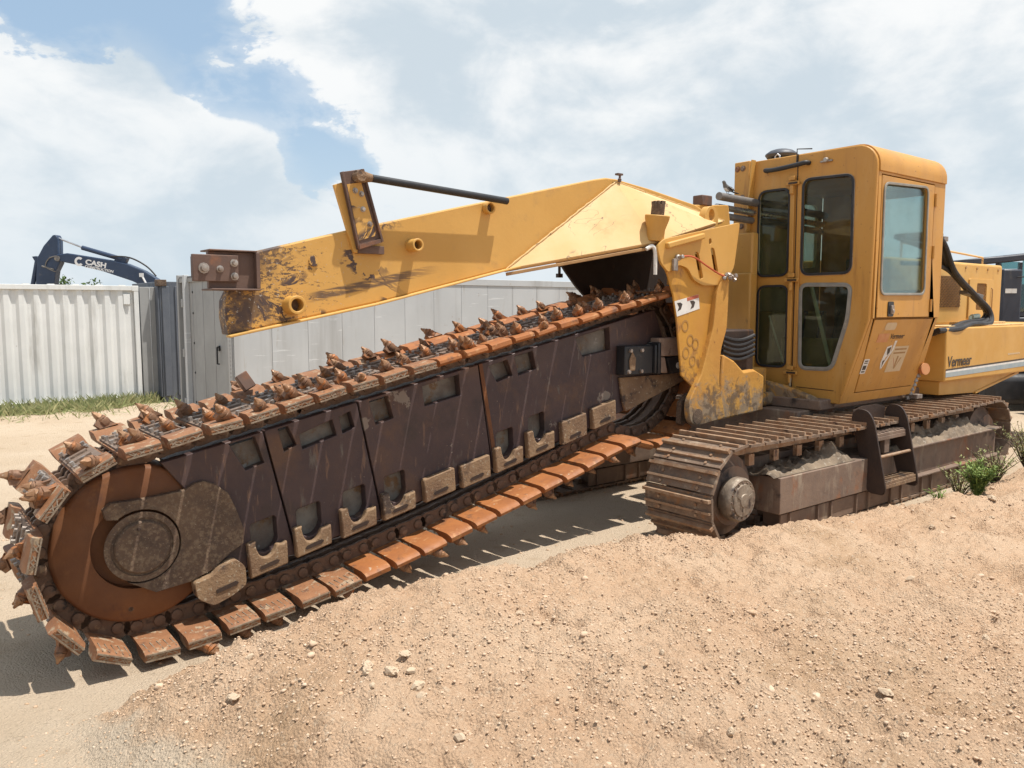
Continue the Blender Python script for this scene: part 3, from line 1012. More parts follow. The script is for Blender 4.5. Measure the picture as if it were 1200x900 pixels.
for k, (dv, du) in enumerate(((0, 0), (.05, .06), (-.05, -.09))):
    p = [(-3.95, -.75 + dv, 2.95), (-4.75, -.70 + dv, 2.90 + du), (-5.20 + du, -.66 + dv, 2.55), (-5.75 + du, -.62 + dv, 2.26), (-6.12 + du, -.58 + dv, 2.06), (-5.95, -.52 + dv, 1.90 - du * .3), (-5.3, -.48 + dv, 1.875 + .01 * k), (-4.75, -.42 + dv, 1.83), (-4.25, -.45 + dv, 1.80 + du * .3)]
    b = MB(); b.tube(smooth_path(p), .036, 9); b.build('hydraulic_hose', black_rubber, root)
b = MB(); b.tube(smooth_path([(-3.95, -.72, 2.63), (-4.9, -.69, 2.62), (-5.5, -.64, 2.40), (-5.9, -.6, 2.2)]), .026, 8); b.build('hydraulic_hose', black_rubber, root)
b = MB(); b.bar((-5.55, -.66, 2.30), (-5.9, -.60, 2.24), .12, .05); b.build('hose_clamp', grey_pipe, root, .006)
b = MB(); b.b2((-4.93, -.74, 2.93), (-4.82, -.62, 2.99)); b.cyl((-4.88, -.68, 2.99), (-4.88, -.68, 3.03), .018, n=8); b.build('hose_clamp', bolt_steel, root, .004)
b = MB(); b.cyl((-5.75, -.62, 1.97), (-5.9, -.60, 1.98), .035, n=10); b.cyl((-5.7, -.62, 1.90), (-5.7, -.62, 1.98), .02, n=8); b.build('pipe_fitting', pole_m, root)

# ---- operator cab
U0 = -2.35
front_out = [(-1.76, 1.09), (-.565, 1.05), (-.27, 1.97), (-.25, 3.50)] + [(-.47 + .22 * cos(a), 3.56 + .22 * sin(a)) for a in np.linspace(0, pi / 2, 8)] + [(-1.76, 3.79)]
winA = rounded([(-1.643, 2.456), (-1.24, 2.456), (-1.24, 3.432), (-1.643, 3.432)], .10)
winB = rounded([(-1.07, 2.46), (-.485, 2.46), (-.495, 3.49), (-1.08, 3.505)], .10)
winC = rounded([(-1.617, 1.415), (-1.223, 1.415), (-1.23, 2.345), (-1.62, 2.345)], .10)
winD = rounded([(-1.05, 1.415), (-.66, 1.425), (-.502, 1.97), (-.478, 2.34), (-1.072, 2.352)], .09)
b = MB()
b.prism(front_out, FU(U0), -.045, 0, [winA, winB, winC, winD])
cab = b.build('operator_cab', yellow_cab, root, .012, seg=3)
for w, mt, th in ((winA, black_rubber, .016), (winB, black_rubber, .017), (winC, black_rubber, .016), (winD, grey_rubber, .024)):
    b = MB(); b.prism(inset(w, -.010), FU(U0), .0015, .014, [inset(w, th)]); b.build('window_gasket', mt, cab, .004)
    b = MB(); b.prism(inset(w, .004), FU(U0), -.026, -.020); b.build('window_pane', glass_dark, cab)
# bright trim round the two larger panes
b = MB(); b.prism(inset(winB, -.014), FU(U0), .001, .009, [inset(winB, -.0105)]); b.build('window_trim', bolt_steel, cab)
b = MB(); b.prism(inset(winD, -.020), FU(U0), .001, .008, [inset(winD, -.0105)]); b.build('window_trim', grey_rubber, cab)
# roof block
roof = [(-1.93, 3.50), (-.236, 3.50), (-.236, 3.56)] + [(-.47 + .234 * cos(a), 3.56 + .236 * sin(a)) for a in np.linspace(.15, pi / 2, 8)] + [(-1.93, 3.796)]
b = MB(); b.prism(roof, FU(-2.39), -1.53, -.003); b.build('cab_roof', yellow_cab, cab, .012)
# side wall with the door opening
up_out = [(-3.92, 1.982), (-2.396, 1.982), (-2.396, 3.499), (-3.92, 3.499)]
door_hole = [(-3.66, 1.984), (-2.452, 1.984), (-2.452, 3.475), (-3.66, 3.475)]
b = MB(); b.prism(up_out, FV(-.25), -.045, 0, [door_hole]); b.build('side_frame', yellow_cab, cab, .006)
sl = V((0, -.305, -.92)).normalized()
low_fr = ((0, -.262, 1.978), (1, 0, 0), tuple(sl), tuple(V((1, 0, 0)).cross(sl)))
L0 = .975
low_out = [(-3.92, .0), (-2.396, .0), (-2.396, L0), (-4.10, L0)]
low_hole = [(-3.80, .004), (-2.452, .004), (-2.60, .865), (-3.93, .865)]
b = MB(); b.prism(low_out, low_fr, -.045, 0, [low_hole]); b.build('side_frame', yellow_cab, cab, .004)
# other walls, floor, furniture
b = MB(); b.prism([(-3.9, 1.1), (-2.4, 1.1), (-2.4, 3.5), (-3.9, 3.5)], FV(-1.76), -.04, 0, [rounded([(-3.8, 2.6), (-3.35, 2.6), (-3.35, 3.40), (-3.8, 3.40)], .08)]); b.build('far_wall', interior_olive, cab)
b = MB(); b.prism([(-1.75, 1.1), (-.62, 1.06), (-.31, 1.98), (-.30, 3.5), (-1.75, 3.5)], FU(-3.90), -.04, 0, [rounded([(-1.05, 2.3), (-.42, 2.3), (-.42, 3.40), (-1.05, 3.40)], .08)]); b.build('rear_wall', yellow_cab, cab)
b = MB(); b.prism(rounded([(-3.8, 2.6), (-3.35, 2.6), (-3.35, 3.40), (-3.8, 3.40)], .08), FV(-1.76), -.025, -.02); b.build('window_pane', glass_door, cab)
b = MB(); b.prism(rounded([(-1.05, 2.3), (-.42, 2.3), (-.42, 3.40), (-1.05, 3.40)], .08), FU(-3.9), -.025, -.02); b.build('window_pane', glass_door, cab)
b = MB(); b.b2((-4.0, -1.75, 1.02), (-2.40, -.64, 1.075)); b.build('cab_floor', rail_m, cab)
b = MB()
b.b2((-3.55, -1.35, 1.45), (-3.0, -.80, 1.60)); b.b2((-3.6, -1.3, 1.605), (-3.46, -.85, 2.45)); b.b2((-3.6, -1.2, 2.455), (-3.5, -.95, 2.68)); b.b2((-3.4, -1.2, 1.08), (-3.1, -.95, 1.445))
b.build('seat', interior, cab, .03)
b = MB(); b.b2((-3.6, -1.70, 1.08), (-2.45, -1.46, 2.05)); b.b2((-2.75, -1.4, 1.08), (-2.5, -.75, 1.75)); b.build('console', interior_olive, cab, .02)
for k in range(3):
    b = MB(); b.cyl((-2.62 - .05 * k, -1.2 + .16 * k, 1.75), (-2.68 - .05 * k, -1.2 + .17 * k, 2.02), .012, n=6); b.lathe([(0, .02), (.02, .03), (.05, .02)], (-2.68 - .05 * k, -1.2 + .17 * k, 2.01), (0, 0, 1), 8); b.build('control_lever', black_rubber, cab)
b = MB(); b.cyl((-2.44, -1.02, 2.42), (-2.44, -.72, 1.42), .022, n=10); b.build('diagonal_pole', pole_m, cab)
b = MB(); b.cyl((-2.43, -1.52, 2.0), (-2.43, -1.3, 1.45), .012, n=8); b.build('diagonal_pole', pole_m, cab)
# seam, hinges, strips on the front
b = MB(); b.prism([(-1.146, 1.09), (-1.136, 1.09), (-1.150, 3.79), (-1.160, 3.79)], FU(U0), .001, .006); b.build('panel_seam', ladder_m, cab)
b = MB(); b.prism([(-1.205, 1.42), (-1.155, 1.42), (-1.175, 3.46), (-1.225, 3.46)], FU(U0), .001, .030); b.build('hinge_post', yellow_cab, cab, .006)
b = MB(); b.prism([(-1.128, 1.42), (-1.083, 1.42), (-1.092, 3.46), (-1.142, 3.46)], FU(U0), .001, .020); b.build('hinge_post', yellow_cab, cab, .006)
for w, v in ((3.475, -1.175), (2.405, -1.15), (1.365, -1.125)):
    b = MB()
    b.b2((U0 + .031, v - .10, w - .022), (U0 + .055, v + .07, w + .018)); b.b2((U0 + .031, v - .055, w + .03), (U0 + .06, v + .02, w + .075)); b.cyl((U0 + .045, v - .02, w - .12), (U0 + .045, v - .02, w - .025), .024, n=10)
    h = b.build('hinge', yellow_cab, cab, .005)
    b = MB(); b.b2((U0 + .056, v - .055, w - .012), (U0 + .062, v + .055, w + .008)); b.build('hinge_slot', ladder_m, h)
b = MB(); b.prism([(-1.08, 1.20), (-.63, 1.19), (-.63, 1.197), (-1.08, 1.207)], FU(U0), .001, .004); b.build('panel_seam', ladder_m, cab)
# bolted cover strip on the left
b = MB(); b.b2((-2.45, -1.965, 2.60), (-2.305, -1.755, 3.80)); strip = b.build('bolted_strip', yellow_cab, cab, .01)
b = MB(); b.prism([(-1.78, 2.98), (-1.752, 2.98), (-1.70, 3.80), (-1.715, 3.80)], FU(-2.349), 0, .075); b.build('strip_flange', yellow, cab, .003)
for w in (3.72, 3.385, 3.05, 2.715):
    for v in (-1.92, -1.845):
        b = MB(); b.lathe([(0, .034), (.006, .034), (.008, .024), (.018, .022)], (-2.305, v, w), (1, 0, 0), 14); b.build('strip_bolt', [rail_m], strip)
b = MB(); b.b2((-2.40, -1.752, 1.49), (-2.318, -1.685, 2.58)); b.build('rubber_strip', black_rubber, cab, .01)
b = MB(); b.tube(smooth_path([(U0, -1.54, 3.655), (U0 + .06, -1.53, 3.655), (U0 + .075, -1.44, 3.645), (U0 + .08, -1.28, 3.65), (U0 + .075, -1.10, 3.665), (U0 + .06, -1.03, 3.675), (U0, -1.02, 3.675)], 5), .026, 10); b.build('grab_handle', black_rubber, cab)
b = MB(); b.b2((U0 + .001, -.88, 3.655), (U0 + .02, -.74, 3.675)); b.lathe([(0, .03), (.03, .024)], (U0 + .012, -.81, 3.675), (1, 0, 0), 10); b.build('roof_latch', bolt_steel, cab, .004)
b = MB(); b.tube([(U0 + .012, -1.165, 3.70), (U0 + .012, -1.165, 3.845), (U0 - .10, -1.05, 3.845)], .007, 6); b.build('roof_wire', black_rubber, cab)
b = MB(); b.lathe([(0, .11), (.05, .11), (.055, .165), (.085, .185), (.10, .18), (.135, .13), (.15, .08), (.152, .01)], (-2.70, -1.60, 3.797), (0, 0, 1), 26); b.build('air_intake_cap', mat('slate plastic', (.055, .06, .075), (.075, .08, .095), [], rough=.45, scale=5), cab)
b = MB(); b.tube([(-2.52, -1.56, 3.797), (-2.52, -1.56, 3.84), (-2.52, -1.53, 3.865), (-2.52, -1.50, 3.84), (-2.52, -1.50, 3.797)], .010, 8); b.build('lifting_eye', chrome, cab)
b = MB(); b.tube(smooth_path([(-2.30, -1.13, 1.30), (-2.30, -1.135, .98), (-2.28, -1.05, .85), (-2.28, -.90, .88), (-2.30, -.83, 1.02)], 6), .012, 7); b.build('cab_wire', mat('pale wire', (.42, .33, .22), (.36, .28, .18), [], rough=.6), cab)

jo = [(-3.70, 1.99), (-2.42, 1.99), (-2.42, 3.50), (-3.70, 3.50)]
b = MB(); b.prism(jo, FV(-.25), -.062, -.047, [inset(jo, .09)]); b.build('door_jamb', yellow_cab, cab)

# ---- cab door: upper leaf, lower leaf, window
D0, D1 = -3.648, -2.464
dw = rounded([(-3.50, 2.245), (-2.515, 2.235), (-2.50, 3.385), (-3.48, 3.425)], .09)
b = MB()
b.prism([(D0, 1.99), (D1, 1.99), (D1, 3.463), (D0, 3.463)], FV(-.25), -.040, .004, [dw])
b.prism([(-3.788, .010), (-2.466, .010), (-2.612, .853), (-3.918, .853)], low_fr, -.040, .004)
door = b.build('cab_door', yellow_cab, root, .006)
b = MB(); b.prism(inset(dw, -.012), FV(-.245), 0, .014, [inset(dw, .014)]); b.build('window_gasket', grey_rubber, door, .004)
b = MB(); b.prism(inset(dw, .003), FV(-.25), -.024, -.018); b.build('window_pane', glass_door, door)
b = MB(); b.prism(rounded([(-2.80, 2.00), (-2.685, 2.00), (-2.685, 2.16), (-2.80, 2.16)], .02), FV(-.246), 0, .012); h = b.build('door_handle', black_paint, door, .003)
b = MB(); b.b2((-2.775, -.234, 2.03), (-2.72, -.212, 2.12)); b.lathe([(0, .02), (.012, .018)], (-2.745, -.212, 2.06), (0, 1, 0), 10); b.build('handle_lever', bolt_steel, door, .004)
for w in (3.30, 2.72, 2.12):
    b = MB(); b.cyl((-3.668, -.238, w - .07), (-3.668, -.238, w + .07), .016, n=10); b.b2((-3.71, -.2485, w - .06), (-3.67, -.243, w + .06)); b.build('door_hinge', yellow_cab, door)


def low_sheet(name, poly, m, lift, thick=.0012, parent=door):
    b = MB(); b.prism(poly, low_fr, lift, lift + thick); return b.build(name, m, parent)


def lowrect(u0, u1, t0, t1):
    return [(u0, t0), (u1, t0), (u1, t1), (u0, t1)]


low_sheet('white_label', lowrect(-2.66, -2.55, .46, .63), white_vinyl, .0052)
for k, (a, c) in enumerate(((.475, .49), (.50, .512), (.535, .585), (.60, .615))):
    low_sheet('label_print', lowrect(-2.64, -2.57, a, c), ink, .0066)
low_sheet('warning_label', lowrect(-3.46, -3.10, .33, .64), tan_vinyl, .0052)
for k in range(2):
    low_sheet('label_print', lowrect(-3.42, -3.15, .355 + .045 * k, .375 + .045 * k), grille_m, .0066)
for poly in ([(-3.22, .50), (-3.18, .46), (-3.29, .60)], [(-3.30, .45), (-3.27, .45), (-3.27, .60), (-3.30, .60)], [(-3.38, .47), (-3.35, .47), (-3.29, .61)]):
    low_sheet('label_print', poly, red_vinyl if poly[0][0] > -3.25 else grille_m, .0066)
low_sheet('faint_label', lowrect(-2.90, -2.66, .17, .27), orange_vinyl, .0052)
low_sheet('pale_sticker', rounded([(-2.98, .045), (-2.74, .045), (-2.74, .13), (-2.98, .13)], .04), tan_vinyl, .0052)
low_sheet('emblem', [(-2.95, .33), (-3.05, .31), (-3.07, .40), (-3.0, .46), (-3.0, .53), (-2.97, .60), (-2.93, .52)], white_vinyl, .0052)
low_sheet('emblem', [(-3.08, .26), (-3.13, .26), (-3.12, .36), (-2.99, .60), (-2.98, .55), (-3.08, .38)], white_vinyl, .0054)
low_sheet('emblem_print', [(-2.97, .35), (-3.04, .33), (-3.05, .40), (-3.01, .43)], ink, .0068)
low_sheet('emblem_print', [(-2.96, .50), (-3.0, .48), (-2.985, .57)], ink, .0068)
o = put_text('lettering', 'Vermeer', .088, ink, door, V(low_fr[0]) + V((-2.93, 0, 0)) + sl * .235 + V(low_fr[3]) * .0060, (-1, 0, 0), -sl, offset=.001, shear=.15, extrude=.0005)

# work lamp behind the door
b = MB(); b.lathe([(0, .05), (.05, .07), (.08, .07)], (-4.02, -.48, 1.36), (.3, 1, .1), 16); wl = b.build('work_lamp', orange_vinyl, root)
b = MB()
for k in range(6):
    b.lathe([(0, .026), (.04, .03), (.045, .018)], (-4.0 + .01 * (k % 2), -.50 - .02 * k, 1.30 - .055 * k), (0, .3, -1), 8)
b.build('lamp_spring', bolt_steel, root)
b = MB(); b.b2((-4.12, -.62, 1.0), (-3.98, -.48, 1.05)); b.build('cab_mount', bolt_steel, root, .005)

# ---- access ladder
b = MB()


def lad_plate(u):
    pl = [(-.20, 1.0), (-.14, 1.085), (-.02, 1.07), (.045, .96), (.19, .30), (.17, .24), (.02, .245), (-.02, .30)]
    return rounded(pl, .05, 3)


LADDER_FRAME = None
b.prism(lad_plate(0), FU(-1.95), -.012, .012)
lad = b.build('access_ladder', ladder_m, root, .004)
b = MB(); b.prism(lad_plate(0), FU(-2.63), -.012, .012); b.build('side_plate', ladder_m, lad, .004)
b = MB(); b.prism([(-2.615, .80), (-1.965, .80), (-1.965, 1.055), (-2.15, 1.085), (-2.45, 1.085), (-2.615, 1.05)], FV(-.19), -.008, .0); b.build('back_plate', ladder_m, lad)
for w, v0, v1, mt in ((.80, -.18, .04, rail_m), (.34, .0, .165, tan_block)):
    b = MB(); b.b2((-2.617, v0, w), (-1.963, v1, w + .03)); b.b2((-2.617, v1 - .02, w - .04), (-1.963, v1 + .004, w - .001))
    for k in range(8):
        b.b2((-2.60 + k * .08, v0 + .01, w + .0305), (-2.575 + k * .08, v1 - .01, w + .042))
    b.build('step', mt, lad, .003)
b = MB(); b.cyl((-2.617, .09, .61), (-1.963, .09, .61), .016, n=10); b.build('rung', grouser_m, lad)
b = MB(); b.b2((-2.3, -.02, .62), (-2.2, .03, .80)); b.build('ladder_bracket', rail_m, lad, .004)

# ---- frame behind the boom: columns, arm, fender
b = MB()
b.b2((-2.30, -1.97, 1.58), (-2.16, -1.60, 2.50))
b.b2((-2.31, -2.7, 1.1), (-2.19, -1.605, 2.96))
b.build('mast_column', yellow, root, .02)
b = MB()
b.prism([(-1.96, 1.02), (-1.60, .98), (-.72, .99), (-.75, 1.12), (-1.1, 1.22), (-1.62, 1.30), (-1.96, 1.50)], FU(-2.16), -.10, .0)
b.b2((-2.25, -1.55, .99), (-1.2, -1.25, 1.14))
b.build('cab_base', yellow_muddy, root, .03)
arm = rounded([(-1.058, 2.465), (-1.162, 2.363), (-1.139, 1.88), (-1.049, 1.661), (-1.035, 1.308), (-1.152, .945), (-.70, .90), (-.60, .93), (-.555, 1.037), (-.56, 1.165), (-.739, 1.412), (-.913, 1.883), (-.955, 2.23)], .05, 3)
K = .9685
CAM_U, CAM_W = 5.731, 2.1
arm = [(CAM_U + (x - CAM_U) * K, CAM_W + (y - CAM_W) * K) for x, y in arm]
b = MB(); b.prism(arm, FV(-.99), -.065, 0, [[(-.49 + .035 * cos(t), 1.035 + .045 * sin(t)) for t in np.linspace(0, 2 * pi, 14, endpoint=False)]])
ar = b.build('support_arm', yellow_muddy, root, .012)
b = MB(); b.prism([(x + .10, y) for x, y in arm[-34:]] if False else [(-.50, .90), (-.42, .95), (-.43, 1.16), (-.55, 1.25), (-.60, 1.20), (-.58, .92)], FV(-1.15), -.06, 0); b.build('clevis_plate', mud_steel, ar, .01)
b = MB(); b.lathe([(-.02, .075), (.006, .075), (.008, .05), (.0085, .0)], (-.49, -.99, 1.035), (0, 1, 0), 18); b.build('pivot_pin', mud_steel, ar)
for k in range(5):
    b = MB(); b.tube([(-1.08 - .55 * t, -1.16, 1.80 - .05 * k - .05 * sin(pi * t)) for t in np.linspace(0, 1, 9)], .02, 7); b.build('hose_loop', black_rubber, root)
b = MB(); b.prism([(-.90, .945), (-1.70, .985), (-1.70, 1.36), (-1.52, 1.44), (-1.33, 1.43), (-1.16, 1.55), (-.98, 1.62)], FV(-1.065), -.09, 0); b.b2((-2.1, -1.80, .99), (-1.70, -1.30, 1.42)); b.build('arm_gusset', yellow_muddy, root, .02)
b = MB(); b.b2((-1.72, -1.62, 1.40), (-1.08, -1.22, 1.86)); b.build('recess_shade_box', ladder_m, root, .02)  # solid box coloured dark to stand for the shade of a recess
ring_m = mat('rust ring stain', (.38, .20, .052), (.33, .165, .045), [], rough=.6)
fend_lo = [(-.20, 2.52), (-.01, 2.50), (-.075, 2.40), (-.155, 2.22), (-.21, 2.003), (-.30, 1.442), (-.511, 1.288), (-.80, 1.845), (-.86, 2.36), (-.60, 2.45)]
b = MB(); b.prism(fend_lo, FV(-1.045), -.022, 0); fl = b.build('lower_fender', yellow_ringed, root, .008)
fend_up = rounded([(.112, 2.66), (.03, 2.725), (-1.127, 2.952), (-1.048, 2.504), (-.96, 2.39), (-.80, 2.315), (-.56, 2.31), (-.42, 2.36), (-.33, 2.47), (-.20, 2.50), (-.05, 2.42), (.06, 2.51)], .04, 3)
slots = [rounded([(-.42, 2.63), (-.48, 2.63), (-.565, 2.38), (-.505, 2.37)], .028, 3), rounded([(-.66, 2.68), (-.72, 2.68), (-.795, 2.44), (-.735, 2.43)], .028, 3)]
b = MB(); b.prism(fend_up, FV(-1.015), -.027, 0, slots + [[(-.655 + .022 * cos(t), 2.74 + .03 * sin(t)) for t in np.linspace(0, 2 * pi, 10, endpoint=False)]])
fu = b.build('upper_fender', yellow, root, .010)
b = MB(); b.b2((-1.08, -1.30, 2.32), (-.36, -1.10, 2.62)); b.build('fender_backing', yellow_ringed, root)
b = MB(); b.bar((.0, -1.0, 2.665), (-.53, -1.0, 2.785), .05, .055); b.build('fender_rib', yellow, fu, .012)
b = MB(); b.lathe([(-.03, .03), (.03, .03), (.035, .018), (.09, .018)], (-.16, -1.01, 2.56), (.2, 1, .1), 12); b.b2((-.15, -1.014, 2.44), (-.09, -.985, 2.55)); b.build('valve_knob', bolt_steel, fu, .004)
b = MB(); b.tube(smooth_path([(-.18, -.97, 2.575), (-.35, -.97, 2.575), (-.55, -.97, 2.50), (-.75, -.98, 2.43), (-.90, -.99, 2.40)], 6), .009, 7); b.build('thin_hose', red_hose, fu)
b = MB()
for k in range(7):
    b.lathe([(0, .02), (.03, .024), (.035, .012)], (-.84 - .03 * k, -.995 + .012 * (k % 3), 2.39 + .02 * (k % 2)), (random.uniform(-1, 1), .6, random.uniform(-1, 1)), 7)
b.build('pipe_fitting', bolt_steel, fu)
dec = [(-.175, 2.155), (-.53, 2.225), (-.55, 2.085), (-.215, 2.01)]
b = MB(); b.prism(dec, FV(-1.045), .001, .003); dc = b.build('warning_label', white_vinyl, fl)
b = MB(); b.prism([(-.355, 2.19), (-.528, 2.224), (-.532, 2.192), (-.36, 2.158)], FV(-1.045), .0032, .0042); b.build('label_print', red_vinyl, fl)
for k, (x, y) in enumerate(((-.25, 2.10), (-.44, 2.12))):
    b = MB(); b.prism([(x + .04, y + .04), (x + .01, y), (x + .03, y - .04), (x - .02, y - .02), (x - .04, y + .03), (x - .01, y + .045)], FV(-1.045), .0032, .0042); b.build('label_print', ink, fl)
for (x, y) in ((-.34, 1.92), (-.42, 1.78), (-.36, 1.66), (-.50, 1.74), (-.46, 1.58)):
    b = MB(); n = 16; b.prism([(x + .052 * cos(t), y + .06 * sin(t)) for t in np.linspace(0, 2 * pi, n, endpoint=False)], FV(-1.045), .0008, .003, [[(x + .036 * cos(t), y + .042 * sin(t)) for t in np.linspace(0, 2 * pi, n, endpoint=False)]]); b.build('rust_ring', ring_m, fl)
b = MB(); n = 20
eye = rounded([(-.05, 0), (.15, 0), (.16, .16), (.10, .25), (.0, .25), (-.06, .16)], .05, 4)
b.prism([(-.92 + x, 2.86 + y) for x, y in eye], FV(-1.20), -.05, .03, [[(-.87 + .045 * cos(t), 3.02 + .062 * sin(t)) for t in np.linspace(0, 2 * pi, 14, endpoint=False)]]); b.build('lifting_lug', yellow, root, .012)
b = MB(); b.tube(smooth_path([(.19, -1.08, 2.63), (.13, -1.06, 2.66), (.10, -1.05, 2.60), (.095, -1.05, 2.40)], 5), .018, 7); b.build('cable_loop', white_vinyl, root)

# ---- cover over the boom heel
A, Bk, C1 = (1.52, -1.47, 2.425), (.20, -1.47, 3.285), (-1.40, -1.42, 3.02)
F1, F2 = (.06, -1.08, 2.70), (-.86, -1.12, 2.935)
b = MB()
vs = [A, Bk, C1, F2, F1]
dn = V((0, -.03, -.03))
lo = [V(p) + dn for p in vs]
b.add([V(p) for p in vs] + lo, [(0, 4, 1), (1, 4, 3), (1, 3, 2), (5, 6, 9), (6, 8, 9), (6, 7, 8), (0, 5, 9, 4), (4, 9, 8, 3), (3, 8, 7, 2), (2, 7, 6, 1), (1, 6, 5, 0)])
cov = b.build('heel_cover', yellow_faded, root, .006, smooth=10)
b = MB(); b.bar(V(A) + V((0, .004, -.045)), V(F1) + V((0, -.004, -.045)), .02, .028); b.bar(V(F1) + V((0, -.004, -.045)), V(F2) + V((0, -.004, -.045)), .02, .028); b.build('cover_flange', grille_m, cov, .004)
b = MB()
for (p0, p1) in ((A, Bk), (Bk, C1)):
    pts = [V(p0).lerp(V(p1), t) + V((random.uniform(-.003, .003), .004, random.uniform(-.003, .003))) for t in np.linspace(0, 1, 40)]
    b.tube(pts, [random.uniform(.006, .010) for _ in pts], 6)
b.build('weld_bead', yellow_faded, cov)
# thrust lug on the cover
b = MB()
b.lathe([(-.10, .085), (.0, .085), (.10, .115), (.135, .118), (.136, .02)], (.04, -1.10, 2.815), (0, .12, 1), 12); lg = b.build('cover_boss', yellow, root, .008)
b = MB(); b.lathe([(0, .062), (.10, .062)], (.04, -1.085, 2.95), (0, .12, 1), 14)
for k in range(9):
    a = 2 * pi * k / 9; b.b2((.04 + .05 * cos(a) - .011, -1.073 + .05 * sin(a) - .011, 3.045), (.04 + .05 * cos(a) + .011, -1.073 + .05 * sin(a) + .011, 3.073))
b.build('castle_nut', mud_steel, lg)
b = MB(); b.b2((-1.34, -1.66, 3.18), (-1.17, -1.53, 3.29)); b.build('stop_block', brown_plate, root, .01)
b = MB(); b.prism([(-1.72, 2.90), (-.95, 2.90), (-.95, 3.17), (-1.66, 3.22)], FV(-1.55), -.35, 0); b.build('mast_head', yellow, root, .02)
for k, (w, r, mt) in enumerate(((3.325, .045, grey_pipe), (3.215, .035, chrome), (3.13, .04, grey_pipe))):
    b = MB(); b.cyl((-1.62, -1.66 - .03 * k, w), (-4.2, -1.72 - .03 * k, w - .06), r, n=14); b.build('hydraulic_pipe', mt, root)
b = MB(); b.lathe([(0, .018), (.03, .018), (.034, .011), (.07, .011)], (.17, -1.45, 3.28), (0, .1, 1), 8); b.b2((.13, -1.48, 3.345), (.20, -1.44, 3.362)); b.build('grease_nipple', brown_plate, root)
# dark flap curtain behind the chain
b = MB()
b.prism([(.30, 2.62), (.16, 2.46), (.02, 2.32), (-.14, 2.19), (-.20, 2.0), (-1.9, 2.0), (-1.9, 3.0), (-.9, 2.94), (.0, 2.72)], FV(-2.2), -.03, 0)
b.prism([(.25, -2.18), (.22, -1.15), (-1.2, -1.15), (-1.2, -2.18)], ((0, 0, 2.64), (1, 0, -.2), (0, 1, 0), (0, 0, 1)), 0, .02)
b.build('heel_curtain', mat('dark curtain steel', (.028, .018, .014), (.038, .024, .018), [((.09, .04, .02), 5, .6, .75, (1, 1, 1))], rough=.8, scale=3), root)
b = MB(); b.bar((.95, -1.44, 2.50), (.14, -1.30, 2.64), .08, .05); b.build('curtain_angle', mat('rusty pink steel', (.22, .11, .065), (.16, .075, .045), [], rough=.7, scale=6), root)
b = MB(); b.lathe([(0, .015), (.09, .015)], (.30, -2.15, 2.52), (0, 0, -1), 6); b.b2((.27, -2.17, 2.40), (.33, -2.13, 2.44)); b.build('hanging_bolt', ladder_m, root)

# ---- cleaning beam over the chain
bo = [(3.887, 1.909), (3.905, 2.03), (3.900, 2.146), (3.85, 2.25), (3.75, 2.455), (3.662, 2.488), (2.895, 2.691), (1.791, 2.961), (.44, 3.288), (.30, 3.315), (.164, 3.316), (-.294, 3.268), (-1.021, 3.167), (-1.413, 3.04), (-.369, 2.75), (1.334, 2.468), (2.762, 2.132)]
b = MB(); b.prism(bo, FV(-1.5), -.14, 0)
b.prism([(2.95, 2.10), (2.95, 2.66), (1.791, 2.945), (.44, 3.27), (.164, 3.29), (-1.0, 3.12), (-.369, 2.76), (1.334, 2.478)], FV(-1.97), -.05, 0)  # hidden far plate, added so the beam's shadow reaches the far teeth
beam = b.build('cleaning_beam', yellow_beam, root, .012, seg=3)
b = MB()
for (p, q_) in (((3.90, 1.905), (2.762, 2.128)), ((2.762, 2.128), (1.334, 2.464)), ((1.334, 2.464), (.2, 2.655))):
    b.bar((p[0], -1.475, p[1] - .003), (q_[0], -1.475, q_[1] - .003), .08, .016)
b.build('lower_flange', yellow_beam2, beam, .004)

def stub(u, w, r, ln, mt=yellow):
    b = MB(); n = 20
    b.prism([(r * cos(t), r * sin(t)) for t in np.linspace(0, 2 * pi, n, endpoint=False)], ((u, -1.5, w), (1, 0, 0), (0, 0, 1), (0, 1, 0)), 0, ln, [[(r * .68 * cos(t), r * .68 * sin(t)) for t in np.linspace(0, 2 * pi, n, endpoint=False)]])
    o = b.build('pipe_stub', mt, beam, .004)
    b = MB(); b.lathe([(0, r * .66), (ln * .3, r * .64)], (u, -1.499, w), (0, 1, 0), 14); b.build('stub_core', mud_steel, beam)


stub(2.445, 2.58, .050, .12)
stub(3.44, 2.115, .066, .12)
stub(1.70, 2.925, .050, .06)
b = MB(); b.lathe([(0, .04), (.012, .036)], (2.88 + .38, -1.5, 2.43), (0, 1, 0), 14); b.build('weld_plug', yellow_beam, beam)
# clamp plate at the beam tip
b = MB()
b.b2((3.70, -1.50, 2.225), (4.02, -1.46, 2.47)); b.b2((3.70, -1.62, 2.4705), (4.02, -1.42, 2.482)); b.b2((3.69, -1.62, 2.212), (4.02, -1.40, 2.2245))
b.prism([(3.69, 2.226), (3.715, 2.226), (3.715, 2.469), (3.69, 2.469)], FV(-1.42), -.04, .015)
tp = b.build('tip_bracket', brown_plate, beam, .004)
b = MB(); b.b2((3.83, -1.459, 2.27), (4.13, -1.425, 2.445)); b.build('clamp_plate', brown_plate, tp, .004)
b = MB(); b.b2((4.02, -1.47, 2.30), (4.13, -1.46, 2.43)); b.build('backing_plate', brown_plate, beam, .003)
for (x, y, r) in ((4.06, 2.355, .024), (3.955, 2.352, .016), (3.86, 2.395, .018), (3.86, 2.305, .018)):
    b = MB(); b.lathe([(0, r * 1.5), (.005, r * 1.5), (.006, r), (.03, r * .9), (.032, .002)], (x, -1.425, y), (0, 1, 0), 10); b.build('clamp_bolt', bolt_steel, beam)
